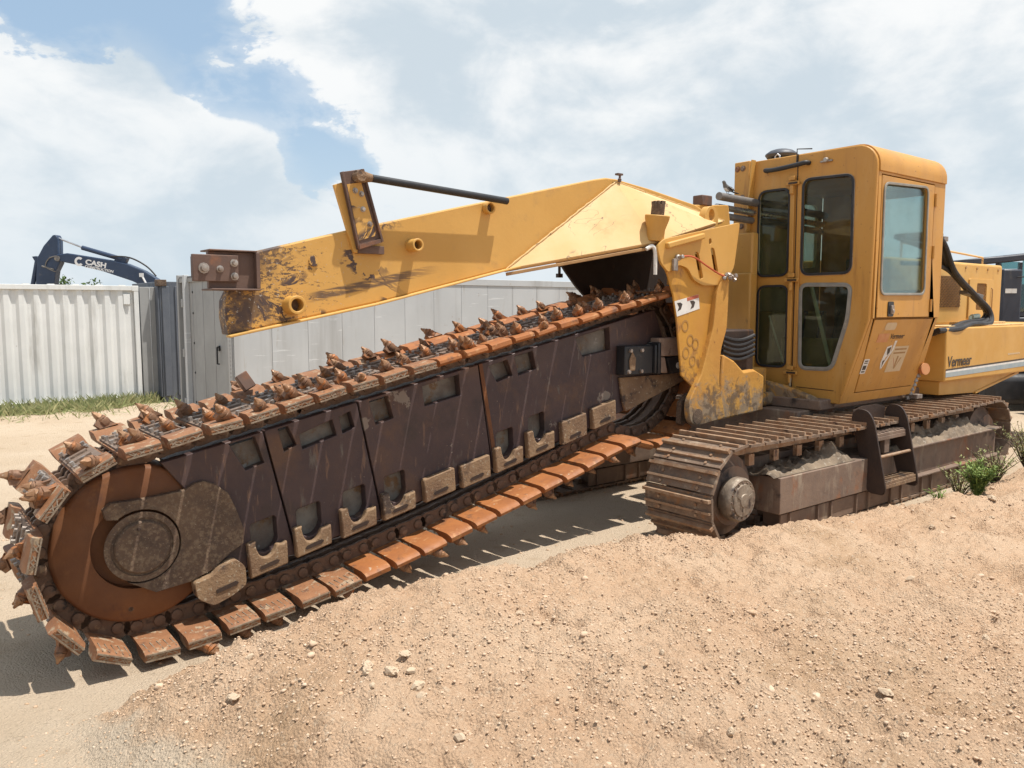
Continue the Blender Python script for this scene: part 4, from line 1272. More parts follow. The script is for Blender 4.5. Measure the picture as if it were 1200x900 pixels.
# upright bracket that carries the rod
br = [(3.06, 3.075), (2.905, 3.110), (2.748, 2.588), (2.936, 2.523)]
bk = [(3.10, 2.985), (3.03, 3.01), (2.87, 2.50), (2.95, 2.505)]
b = MB(); b.prism(bk, FV(-1.47), -.03, 0); kk = b.build('rod_bracket', yellow, beam, .004)
b = MB(); b.prism(br, FV(-1.43), -.03, 0); b.prism([(2.905, 3.110), (2.885, 3.113), (2.73, 2.592), (2.748, 2.588)], FV(-1.43), -.03, .02); b.prism([(3.06, 3.075), (3.045, 3.08), (2.921, 2.53), (2.936, 2.523)], FV(-1.43), -.02, .012)
b.prism([(2.93, 2.56), (2.755, 2.612), (2.748, 2.588), (2.936, 2.523)], FV(-1.43), .001, .02)
b.build('bracket_channel', brown_plate, beam, .003)
b = MB(); b.prism([(3.02, 2.99), (2.905, 3.015), (2.785, 2.635), (2.93, 2.59)], FV(-1.43), .0012, .006); b.build('bracket_face', yellow_beam, beam)
b = MB(); b.b2((2.70, -1.5, 2.50), (2.92, -1.46, 2.56)); b.build('bracket_foot', brown_plate, beam, .003)
for (x, y) in ((2.955, 2.95), (2.905, 2.93), (2.895, 2.82), (2.84, 2.715)):
    b = MB(); b.lathe([(0, .022), (.004, .022), (.005, .015), (.02, .014), (.021, .002)], (x, -1.424, y), (0, 1, 0), 8); b.build('bracket_bolt', bolt_steel, beam)
b = MB(); b.tube([(1.56, -1.40, 2.985), (2.84, -1.38, 3.045)], .029, 12); b.build('steel_rod', black_paint, beam)
b = MB(); b.lathe([(0, .04), (.05, .045), (.10, .035), (.13, .03)], (2.97, -1.385, 3.052), (-1, 0, -.04), 12); b.lathe([(-.04, .04), (.04, .04)], (2.94, -1.385, 3.05), (0, 1, 0), 12); b.build('rod_end', tan_block, beam)

# ---- digging boom
CU, CW, CR = 4.53, .60, .545
CV = -1.62


def chain_path():
    ang = math.atan(.207)
    pts = []
    nx, nz = -sin(ang), cos(ang)      # outward normal of the top run
    # top run, from the machine to the tip
    e0 = V((CU + CR * sin(ang), CW + CR * cos(ang)))
    dirv = V((cos(ang), -sin(ang)))
    L = 5.12
    for t in np.linspace(-L, 0, 60):
        pts.append(e0 + dirv * t)
    for a in np.linspace(pi / 2 - ang, -pi / 2 - .02, 40)[1:]:
        pts.append(V((CU + CR * cos(a), CW + CR * sin(a))))
    low = [(4.53, -.06), (4.19, -.035), (3.67, .02), (3.24, .085), (2.71, .19), (2.22, .295), (1.70, .43), (1.21, .56), (.70, .70), (.25, .825)]
    lp = [(u, w + .115) for u, w in low][1:]
    sm = smooth_path([(p[0], p[1], 0) for p in [(4.53, .055)] + lp], 8)
    pts += [V((p.x, p.y)) for p in sm[3:]]
    s = pts[0]; e = pts[-1]
    mid = (s + e) / 2; rad = (s - e).length / 2
    a0 = atan2(e.y - mid.y, e.x - mid.x)
    for a in np.linspace(a0, a0 - pi, 20)[1:-1]:
        pts.append(mid + V((cos(a), sin(a))) * rad)
    return pts


CP = chain_path()
cl = CP + [CP[0]]
seg = [(cl[i + 1] - cl[i]).length for i in range(len(cl) - 1)]
TOT = sum(seg)
NP = int(round(TOT / .252))


def on_chain(d):
    d %= TOT
    for i, s in enumerate(seg):
        if d <= s:
            return cl[i] + (cl[i + 1] - cl[i]) * (d / s)
        d -= s
    return cl[-1]


topw = lambda u: 1.11 + .207 * (4.39 - u)
bot = [(4.6, .18), (3.95, .24), (3.5, .345), (2.8, .485), (2.1, .65), (1.4, .805), (.65, .97), (.2, 1.09), (-.7, 1.34), (-1.2, 1.48)]
botw = lambda u: float(np.interp(u, [p[0] for p in bot][::-1], [p[1] for p in bot][::-1]))
# core of the boom between the chain runs
core = [(4.3, topw(4.3) - .05), (-.25, topw(-.25) - .05), (-.55, 1.40)] + [(u, w + .03) for u, w in reversed(bot[1:-2])]
b = MB(); b.prism(core, FV(-1.45), -.34, 0)
b.b2((-1.25, -1.72, 1.5), (4.2, -1.52, 1.52)) if False else None
boom = b.build('digging_boom', pocket_steel, root)
holes = [
    [(3.955, 1.185), (3.778, 1.222), (3.715, 1.029), (3.847, .994)],
    [(3.610, 1.255), (3.54, 1.27), (3.475, 1.128), (3.570, 1.09)],
    [(3.455, 1.20), (3.20, 1.285), (3.165, 1.166), (3.435, 1.092)],
    [(3.145, 1.30), (3.055, 1.335), (3.02, 1.212), (3.119, 1.174)],
    [(2.90, 1.395), (2.74, 1.43), (2.69, 1.252), (2.845, 1.216)],
    [(2.43, 1.480), (2.08, 1.560), (2.065, 1.386), (2.409, 1.322)],
    [(1.78, 1.61), (1.58, 1.655), (1.52, 1.519), (1.69, 1.471)],
    [(1.50, 1.68), (1.30, 1.72), (1.255, 1.564), (1.457, 1.515)],
    [(.80, 1.82), (.36, 1.915), (.337, 1.698), (.702, 1.647)]]
blocks = [  # centre u, bottom w, half width, height, pocketed
    (3.72, .275, .135, .25, True), (3.385, .355, .135, .22, True), (3.02, .43, .14, .22, True), (2.675, .505, .14, .21, True), (2.30, .59, .145, .19, False),
    (1.945, .655, .145, .19, False), (1.595, .735, .145, .215, True), (1.24, .82, .15, .235, True), (.84, .895, .15, .21, False), (.46, 1.0, .15, .20, False)]
pock = []
for (cu, bw, hw, ht, pk) in blocks:
    if pk:
        pock.append([(cu + .008 + .098 * cos(t) + (.010 if sin(t) > 0 else 0), bw + ht + (.125 * sin(t) if sin(t) < 0 else min(.105, .28 * sin(t)) - .222 * .098 * cos(t))) for t in np.linspace(0, 2 * pi, 20, endpoint=False)])
seams = [(4.32, 4.05), (3.715, 3.50), (2.995, 2.80), (1.885, 1.74), (-.28, -.62)]
for i in range(4):
    (ta, ba), (tb, bb) = seams[i], seams[i + 1]
    ta, ba, tb, bb = ta - .007, ba - .007, tb + .007, bb + .007
    poly = [(tb, topw(tb)), (ta, topw(ta))]
    if i == 0:
        poly = [(tb, topw(tb)), (4.39, topw(4.39)), (4.25, .92), (3.97, .80), (ba, botw(ba) + .05)]
        poly += [(3.95, .30)]
    else:
        poly.append((ba, botw(ba)))
    poly += [(u, w) for u, w in bot if bb < u < (ba if i else 3.9)]
    poly.append((bb, botw(bb)))
    hs = [h for h in holes + pock if all(inside(p, poly) for p in h)]
    b = MB(); b.prism(poly, FV(-1.37), -.076 - .003 * (i % 2), -.002 * (i % 2), hs)
    b.build('wear_plate', boom_steel, boom, .006)
b = MB(); b.prism([(1.885, topw(1.885)), (1.85, topw(1.85)), (1.706, botw(1.7) + .12), (1.741, botw(1.74) + .12)], FV(-1.37), .001, .006); b.build('rust_streak_plate', rust_wheel, boom)
for (cu, bw, hw, ht, pk) in blocks:
    tl = .222
    def T(x, y):
        return (cu + x, bw - tl * x * 1.0 + y)
    if pk:
        poly = [T(-hw, 0), T(hw, 0), T(hw + .015, ht), T(hw - .045, ht)]
        poly += [T(.012 + .085 * cos(t), ht + .0 + .145 * sin(t)) for t in np.linspace(-.15, -pi + .6, 9)]
        poly += [T(-hw + .035, ht * .62), T(-hw + .005, ht * .66)]
    else:
        poly = [T(-hw, 0), T(hw, 0), T(hw + .015, ht), T(-hw + .015, ht)]
    b = MB(); b.prism(poly, FV(-1.37), .002, .06)
    wb = b.build('wear_block', tan_block, boom, .010)
    b = MB(); sl_ = [T(-.07, .052), T(-.05, .035), T(.06, .035), T(.075, .05), T(.06, .062), T(-.05, .066)]
    b.prism(sl_, FV(-1.31), .001, .004); b.build('slot', ladder_m, boom)
# first block by the hub and the tan gusset at the heel
b = MB(); b.prism(rounded([(4.24, .31), (4.12, .335), (4.08, .38), (3.965, .42), (3.905, .36), (3.90, .23), (4.0, .175), (4.12, .135), (4.22, .20)], .03, 3), FV(-1.37), .001, .10); b.build('wear_block', tan_block, boom, .012)
b = MB(); b.prism([(4.10, .215), (3.97, .245), (3.955, .262), (3.975, .275), (4.105, .24)], FV(-1.27), .001, .006); b.build('slot', ladder_m, boom)
b = MB(); b.prism([(.24, 1.43), (-.74, 1.43), (-.74, 1.36), (.16, 1.10), (.20, 1.2)], FV(-1.37), .002, .03); b.build('heel_gusset', tan_block, boom, .006)
# hydraulic box at the heel
b = MB(); b.b2((-.12, -1.368, 1.455), (.27, -1.25, 1.735)); b.b2((-.15, -1.368, 1.4545), (-.125, -1.22, 1.74)); b.b2((-.20, -1.37, 1.45), (-.16, -1.21, 1.76)); bx = b.build('tension_box', black_paint, boom, .012)
b = MB(); b.prism([(.14, 1.50), (.21, 1.50), (.22, 1.60), (.18, 1.68), (.13, 1.62)], FV(-1.25), .001, .012); b.build('box_cover', tan_block, boom, .004)
for (x, y) in ((.20, 1.69), (.045, 1.69), (.22, 1.49), (.05, 1.49)):
    b = MB(); b.lathe([(0, .022), (.02, .018), (.021, .002)], (x, -1.25, y), (0, 1, 0), 8); b.build('box_bolt', bolt_steel, boom)
b = MB(); b.b2((-.62, -1.368, 1.62), (-.205, -1.24, 1.80)); b.prism([(-.21, 1.46), (-.34, 1.45), (-.30, 1.61), (-.21, 1.615)], FV(-1.30), 0, .05); b.build('guide_block', mat('dusty pink block', (.36, .26, .20), (.28, .19, .14), [((.12, .08, .06), 8, .58, .68, (1, 1, 1))], rough=.8, scale=6, bump=.2), boom, .01)
b = MB(); b.prism([(-.33, 1.60), (-.62, 1.64), (-.64, 1.46), (-.42, 1.44)], FV(-1.30), .0, .045); b.build('black_plate', black_paint, boom, .004)
b = MB(); b.lathe([(0, .032), (.004, .032)], (-.50, -1.255, 1.52), (0, 1, 0), 14); b.build('round_label', white_vinyl, boom)
# tip wheel and hub plate
b = MB(); b.lathe([(-.50, .49), (-.46, .505), (-.035, .505), (-.01, .495), (.0, .48), (.0, .285), (-.05, .28), (-.055, .01)], (CU, -1.395, CW), (0, 1, 0), 64)
tw = b.build('tip_wheel', rust_wheel, root)
b = MB(); b.prism([(4.70, .90), (4.745, .86), (4.73, .80), (4.66, .79)] + [(CU + .235 * cos(t), CW + .235 * sin(t)) for t in np.linspace(1.0, 5.1, 22)] + [(4.46, .285), (4.244, .308), (4.10, .36), (3.98, .45), (3.89, .50), (3.885, .60), (3.93, .74), (3.98, .86), (4.06, .93), (4.137, .965), (4.2, .955), (4.26, .92), (4.5, .90)], FV(-1.39), 0, .055)
hp = b.build('hub_plate', mud_steel, tw, .012)
b = MB(); b.lathe([(0, .222), (.008, .222), (.010, .186), (-.004, .182), (-.004, .168), (.018, .165), (.026, .157), (.028, .01)], (CU, -1.334, CW), (0, 1, 0), 48); b.build('hub_cap', mud_steel, tw)
b = MB(); b.lathe([(0, .012), (.006, .010)], (CU + .02, -1.306, CW + .12), (0, 1, 0), 8); b.build('grease_nipple', ladder_m, tw)
b = MB(); b.lathe([(0, .02), (.01, .016)], (4.60, -1.405, .19), (0, 1, 0), 10); b.build('wheel_bolt', mud_steel, tw)

# ---- chain: links, pads, teeth
b = MB()
loop = [on_chain(TOT * i / (NP * 2)) for i in range(NP * 2)]
vs, fs, nl = [], [], len(loop)
for i, p in enumerate(loop):
    t = (loop[(i + 1) % nl] - loop[i - 1]).normalized()
    nx, nz = -t.y, t.x
    for (y, k) in ((-.05, -.03), (.05, -.03), (.05, .03), (-.05, .03)):
        vs.append((p.x + nx * k, CV + y, p.y + nz * k))
for i in range(nl):
    j = (i + 1) % nl
    for k in range(4):
        fs.append((i * 4 + k, i * 4 + (k + 1) % 4, j * 4 + (k + 1) % 4, j * 4 + k))
b.add(vs, fs)
chain = b.build('digging_chain', link_m, root)


def link_mesh():
    b = MB()
    h, x = .062, .088
    st = [(x + h * cos(t), h * sin(t)) for t in np.linspace(-pi / 2, pi / 2, 7)] + [(0, h * .86)] + [(-x + h * cos(t), h * sin(t)) for t in np.linspace(pi / 2, 3 * pi / 2, 7)] + [(0, -h * .86)]
    fr = lambda y: ((0, y, 0), (1, 0, 0), (0, 0, 1), (0, 1, 0))
    for y in (.15, .06, -.085, -.175):
        b.prism(st, fr(y), 0, .026)
    for sx in (-x, x):
        b.lathe([(0, .040), (.014, .036), (.018, .024), (.0185, .001)], (sx * .8, .176, 0), (0, 1, 0), 12)
    b.b2((-.06, .062, .030), (.06, .17, .052)); b.b2((-.06, -.17, .030), (.06, -.062, .052))
    return b.mesh('chain_link', link_m)


def pad_mesh(kind, seed):
    g = random.Random(seed)
    b = MB()
    hx = .102
    prof = [(-.53, .095), (-.525, .135), (-.49, .155), (-.36, .150), (-.30, .082), (.30, .082), (.36, .150), (.49, .155), (.525, .135), (.53, .095), (.515, .070), (.47, .052), (.3, .050), (-.3, .050), (-.47, .052), (-.515, .070)]
    prof = [(y, .05 + (z - .05) * .68 + (g.uniform(-.006, .006) if abs(y) > .33 else 0)) for y, z in prof]
    b.prism(prof, ((0, 0, 0), (0, 1, 0), (0, 0, 1), (1, 0, 0)), -hx, hx)
    b.cur = 1
    b.b2((-hx + .012, -.28, .0725), (hx - .012, .28, .084))
    # mounting pedestals with bolts
    for y in (-.20, -.07, .07, .20):
        b.b2((-.055, y - .022, .0845), (.07, y + .022, .098))
    b.cur = 2
    for x in (-.07, .0, .07):
        for y in (-.235, -.135, .0, .135, .235):
            if g.random() < .8:
                b.cyl((x, y, .0845), (x, y, .084 + g.uniform(.02, .032)), .014, n=6)
    if kind == 'worn':
        # crossed hard-weld beads on the near end and round its edge
        b.cur = 3
        n = 6
        for i in range(n):
            x0 = -hx + .012 + (2 * hx - .024) * i / n; x1 = -hx + .012 + (2 * hx - .024) * (i + 1) / n
            for (a, c) in ((x0, x1), (x1, x0)):
                if g.random() < .8:
                    b.bar((a + g.uniform(-.006, .006), .530, .068 + g.uniform(0, .010)), (c + g.uniform(-.006, .006), .527, .104 - g.uniform(0, .012)), .0065, .005, (0, 1, 0))
        b.bar((-hx, .533, .067), (hx, .533, .067), .009, .008, (0, 1, 0)); b.bar((-hx, .528, .106), (hx, .528, .106), .009, .008, (0, 1, 0))
        for k in range(5):
            b.bar((-.08 + .04 * k, .38, .048), (-.08 + .04 * k + .01, .50, .058), .006, .005, (0, 0, 1))
    me = b.mesh('chain_pad', [pad_worn if kind == 'worn' else pad_orange, pad_base, bolt_steel, weld_grey])
    return me


def tooth_mesh(lean_y, seed):
    g = random.Random(seed)
    b = MB()
    hs = [(-.085, 0), (.055, 0), (.085, .045), (.045, .085), (-.015, .060), (-.06, .02)]
    b.prism(hs, ((0, -.026, 0), (1, 0, 0), (0, 0, 1), (0, 1, 0)), 0, .052)
    ax = V((.50, 0, .87))
    o = V((-.012, 0, .015))
    b.lathe([(0, .030), (.02, .043), (.052, .046), (.055, .040), (.064, .040), (.066, .044), (.082, .042), (.086, .034)], o, ax, 12)
    b.cur = 1
    b.lathe([(0, .033), (.018, .030), (.024, .024), (.048, .015), (.062, .009), (.068, .002)], o + ax.normalized() * .0865, ax, 10)
    tipcut = g.uniform(-.012, .004)
    b.v = [(x + g.gauss(0, .0022) + (tipcut if z > .10 else 0), y + g.gauss(0, .0022), z + g.gauss(0, .0022) + (tipcut if z > .10 else 0)) for x, y, z in b.v]
    me = b.mesh('cutting_tooth', [tooth_m, tip_m])
    me.transform(M.Rotation(lean_y, 4, 'X'))
    return me


LINK = link_mesh()
PADS = [pad_mesh('worn', k) for k in range(3)] + [pad_mesh('orange', 10 + k) for k in range(3)]
TEETH = {k: [tooth_mesh(a, s) for s in range(4)] for k, a in (('mid', 0), ('near', -.35), ('nearx', -.95), ('far', .35), ('farx', .8))}
PAT = [[(.46, 'nearx'), (-.12, 'mid')], [(.36, 'near'), (-.44, 'far')], [(.16, 'mid'), (-.34, 'far')], [(.45, 'near'), (-.20, 'mid')], [(.30, 'near'), (-.47, 'farx')], [(.06, 'mid'), (.42, 'near'), (-.40, 'far')]]
for i in range(NP):
    d0 = TOT * i / NP
    p = on_chain(d0)
    t = (on_chain(d0 + .11) - on_chain(d0 - .11)).normalized()
    X = V((t.x, 0, t.y)); Z = V((-t.y, 0, t.x))
    base = M((X, Z.cross(X), Z)).transposed().to_4x4()
    base.translation = V((p.x, CV, p.y))
    lk = link('chain_link', LINK, chain)
    lk.matrix_local = base
    top = Z.z > .4
    worn = p.x > (2.55 if top else 3.1)
    pm = (PADS[:3] if worn else PADS[3:])[i % 3]
    pd = link('chain_pad', pm, chain)
    mm = base @ M.Rotation(random.uniform(-.035, .035), 4, 'Y') @ M.Translation((random.uniform(-.006, .006), random.uniform(-.012, .012), random.uniform(-.004, .004)))
    pd.matrix_local = mm
    for (y, kd) in PAT[(i * 5 + i // 6) % 6] + ([(-.05 if i % 2 else .22, 'mid')] if i % 2 == 0 else []) + ([(-.30 if i % 2 else .40, 'far' if i % 2 else 'near')] if i % 3 == 1 else []):
        th = link('cutting_tooth', TEETH[kd][(i * 7 + int(y * 50)) % 4], chain)
        z = .114 if abs(y) > .33 else .084
        sc = random.uniform(.70, .93)
        th.matrix_local = mm @ M.Translation((random.uniform(-.03, .03), y + random.uniform(-.02, .02), z)) @ M.Rotation(random.uniform(-.15, .15), 4, 'Z') @ M.Diagonal((sc, sc, sc, 1))
# one square stub left of a broken tooth
b = MB(); b.box((3.62, CV - .34, 1.545), (.09, .075, .13), M.Rotation(.5, 3, 'Y') @ M.Rotation(.3, 3, 'X')); b.build('broken_tooth', brown_plate, chain, .006)


# ------------------------------------------------------------------ bird on the pipes
def build_bird():
    o = MW @ V((-1.78, -1.66, 3.368))
    r = empty('bird', o, HEAD)
    tag(r, 'small grey and white songbird perched on the pipes left of the cab', 'bird')
    sk = [(-.005, 0, .045), (.025, 0, .060), (.055, 0, .085), (.072, 0, .110), (.080, 0, .127)]
    b = MB()
    path = [(-.085, 0, .036), (-.06, 0, .040), (-.03, 0, .046), (.0, 0, .052), (.03, 0, .062), (.052, 0, .080), (.064, 0, .098), (.072, 0, .112), (.084, 0, .120), (.096, 0, .119)]
    rad = [.010, .018, .027, .032, .032, .026, .020, .020, .017, .006]
    b.tube(path, rad, 12)
    bd = b.build('body', bird_grey, r, smooth=80)
    b = MB(); b.tube([(-.02, .0, .030), (.02, 0, .036), (.045, 0, .055), (.058, 0, .078)], [.014, .022, .022, .012], 10); b.build('breast', bird_white, bd, smooth=80)
    b = MB(); b.tube([(.093, 0, .119), (.115, 0, .115)], [.005, .001], 6); b.build('beak', bird_dark, bd)
    for s in (1, -1):
        b = MB(); b.tube([(.035, s * .028, .064), (.0, s * .033, .056), (-.05, s * .026, .045), (-.10, s * .016, .034)], [.006, .016, .013, .002], 8); w = b.build('wing', bird_dark, r, smooth=80)
        b = MB(); b.tube([(.02, s * .043, .063), (-.03, s * .042, .052)], [.004, .003], 6); b.tube([(.005, s * .048, .054), (-.035, s * .041, .045)], [.004, .003], 6); b.build('wing_bar', bird_white, w)
        b = MB(); b.cyl((.0, s * .014, .028), (.004, s * .014, .0), .0025, n=6)
        for k in (-1, 0, 1):
            b.cyl((.004, s * .014, .001), (.024, s * .014 + k * .008, .001), .0018, .001, n=5)
        b.build('leg', bird_dark, r)
        b = MB(); b.lathe([(0, .003), (.002, .002)], (.084, s * .0165, .124), (0, s, 0), 8); b.build('eye', bird_dark, bd)
    b = MB(); b.prism([(-.07, .010), (-.18, .018), (-.185, 0), (-.18, -.018), (-.07, -.010)], ((0, 0, .034), (1, 0, .12), (0, 1, 0), (0, 0, 1)), -.003, .003); b.build('tail', bird_dark, r, .001)


build_bird()


# ------------------------------------------------------------------ containers
def frame_at(x, y, ang):
    return (x, y, 0), ang


DA = atan2(.62062, .78411)


def white_container():
    r = empty('shipping_container', (-8.14, 17.40, 0), DA)      # local x runs back along the long side (negative = left), y away from camera
    tag(r, 'white corrugated shipping container standing in grass at the left', 'container', 'shipping containers in the yard')
    L, Wd, H = 6.06, 2.44, 2.56
    b = MB()
    b.b2((-L, .10, .15), (-.06, Wd - .1, H - .06))
    b.build('container_core', cont_white, r)
    # corrugated sheet: trapezoid waves, broad flats proud
    pitch = .262
    prof = []
    x = -L + .10
    while x < -.12 - pitch:
        prof += [(x, .075), (x + .055, .03), (x + .055 + .085, .03), (x + .055 + .085 + .055, .075)]
        x += pitch
    prof.append((-.10, .075))
    b = MB()
    vs, fs = [], []
    for (px, py) in prof:
        vs += [(px, py, .16), (px, py, H - .10)]
    for i in range(len(prof) - 1):
        fs.append((2 * i, 2 * i + 2, 2 * i + 3, 2 * i + 1))
    b.add(vs, fs)
    b.build('corrugated_wall', cont_white, r, smooth=10)
    b = MB(); b.b2((-L, .0, H - .10), (0, .09, H)); b.b2((-L, .005, .0), (0, .09, .16)); b.b2((-L, .0, H - .015), (0, Wd, H + .002)) if False else None
    b.build('side_rail', cont_white, r, .006)
    b = MB(); b.b2((-L, .09, H - .03), (0, Wd, H - .002)); b.build('container_roof', cont_white, r)
    for x in (-L, -.09):
        b = MB(); b.b2((x - .002, -.004, .161), (x + .09, .10, H - .101)); b.build('corner_post', cont_white, r, .006)
    for x in (-L, -.13):
        for z in (0, H - .115):
            b = MB(); b.b2((x, -.008, z), (x + .135, .14, z + .118)); b.build('corner_casting', cont_white, r, .008)
    b = MB(); b.b2((-.30, .02, H - .40), (-.17, .05, H - .18)); b.build('vent_box', cont_white, r, .004)
    for k in range(5):
        b = MB(); x = -.35 - k * .45; b.b2((x, .1, H), (x + .12, .25, H + .02)); b.build('roof_patch', white_vinyl, r)
    # opened door leaf folded round at the right end
    b = MB(); b.b2((.03, .02, .12), (.52, .065, H - .02)); lf = b.build('door_leaf', cont_door, r, .008)
    b = MB(); b.b2((.5205, .01, .1), (.555, .09, H)); b.b2((.22, .005, .14), (.235, .0195, H - .04)); b.build('door_edge', cont_grey, lf, .004)
    for z in (.5, 1.2, 2.0):
        b = MB(); b.b2((.50, -.03, z), (.60, .009, z + .16)); b.build('hinge', cont_door, r, .005)


white_container()


def grey_container():
    r = empty('shipping_container', (-4.30, 12.0, 0), DA)
    tag(r, 'long smooth grey container behind the boom, its end doors facing left', 'container', 'shipping containers in the yard')
    L, Wd, H = 12.19, 2.44, 2.62
    b = MB(); b.b2((.08, .03, .12), (L, Wd - .03, H - .03)); b.build('container_body', cont_grey, r)
    # flat sheets with narrow joints on the long side
    n = 20
    st = (L - .16) / n
    for i in range(n):
        b = MB(); b.b2((.10 + i * st, .010, .20), (.10 + (i + 1) * st - .006, .029, H - .12)); b.build('side_sheet', cont_grey, r)
    b = MB(); b.b2((0, -.004, H - .119), (L, .05, H)); b.b2((0, -.004, .0), (L, .05, .199)); b.build('side_rail', cont_grey, r, .006)
    b = MB()
    for i in range(int(H / .06)):
        b.cyl((.085, .008, .1 + i * .06), (.085, .002, .1 + i * .06), .008, n=6)
        b.cyl((.035, -.008, .1 + i * .06), (.035, -.014, .1 + i * .06), .008, n=6)
    b.build('rivet', cont_door, r)
    b = MB(); b.b2((-.005, -.008, .0), (.06, .10, H + .002)); b.build('corner_post', cont_door, r, .005)
    # end wall: leaves, lock rods, hinges
    for k in range(4):
        b = MB(); b.b2((.03, .12 + k * .545, .14), (.079, .12 + (k + 1) * .545 - .018, H - .10)); b.build('end_panel', cont_door, r, .006)
    b = MB(); b.b2((-.05, 1.90, .02), (.029, 2.02, H + .02)); b.build('end_post', cont_grey, r, .006)
    b = MB(); b.b2((-.02, 2.38, .0), (.10, 2.46, H + .03)); b.build('corner_post', cont_door, r, .006)
    b = MB(); b.b2((.0, .1005, H - .10), (.079, 2.37, H)); b.b2((.0, .1005, 0), (.079, 2.37, .139)); b.build('end_rail', cont_door, r, .005)
    b = MB(); b.b2((.005, .42, 1.42), (.03, .50, 1.50)); b.tube([(.0, .40, 1.48), (-.03, .40, 1.48), (-.03, .40, 1.22), (.0, .40, 1.22)], .014, 6); b.build('door_handle', black_paint, r)
    b = MB()
    for z in (.5, 1.0, 1.5, 2.0, 2.35):
        b.cyl((.029, 1.72, z), (.018, 1.72, z), .018, n=8)
    b.build('end_bolt', black_paint, r)
    for z in (.4, 1.25, 2.1):
        b = MB(); b.b2((-.06, 2.0, z), (.02, 2.10, z + .14)); b.build('hinge', cont_door, r, .006)
    b = MB(); b.b2((.0, .05, H - .031), (L, Wd, H - .004)); b.build('container_roof', cont_grey, r)


grey_container()


def dark_container():
    r = empty('shipping_container', (-7.62, 17.25, 0), DA)
    tag(r, 'slate coloured container in the shaded gap between the white and grey ones', 'container', 'shipping containers in the yard')
    b = MB(); b.b2((.06, .2, .0), (6.0, 2.6, 2.66)); b.build('container_body', cont_dark, r, .01)
    for k in range(6):
        b = MB(); b.b2((.02, .22 + k * .40, .12), (.059, .22 + k * .40 + .24, 2.56)); b.build('end_panel', cont_dark, r, .01)
    for k in range(22):
        b = MB(); b.b2((.1 + k * .27, .165, .14), (.1 + k * .27 + .15, .199, 2.56)); b.build('side_panel', cont_dark, r, .01)
    b = MB(); b.b2((.0, .15, 2.561), (.2, .35, 2.70)); b.build('corner_casting', mud_steel, r, .01)


dark_container()


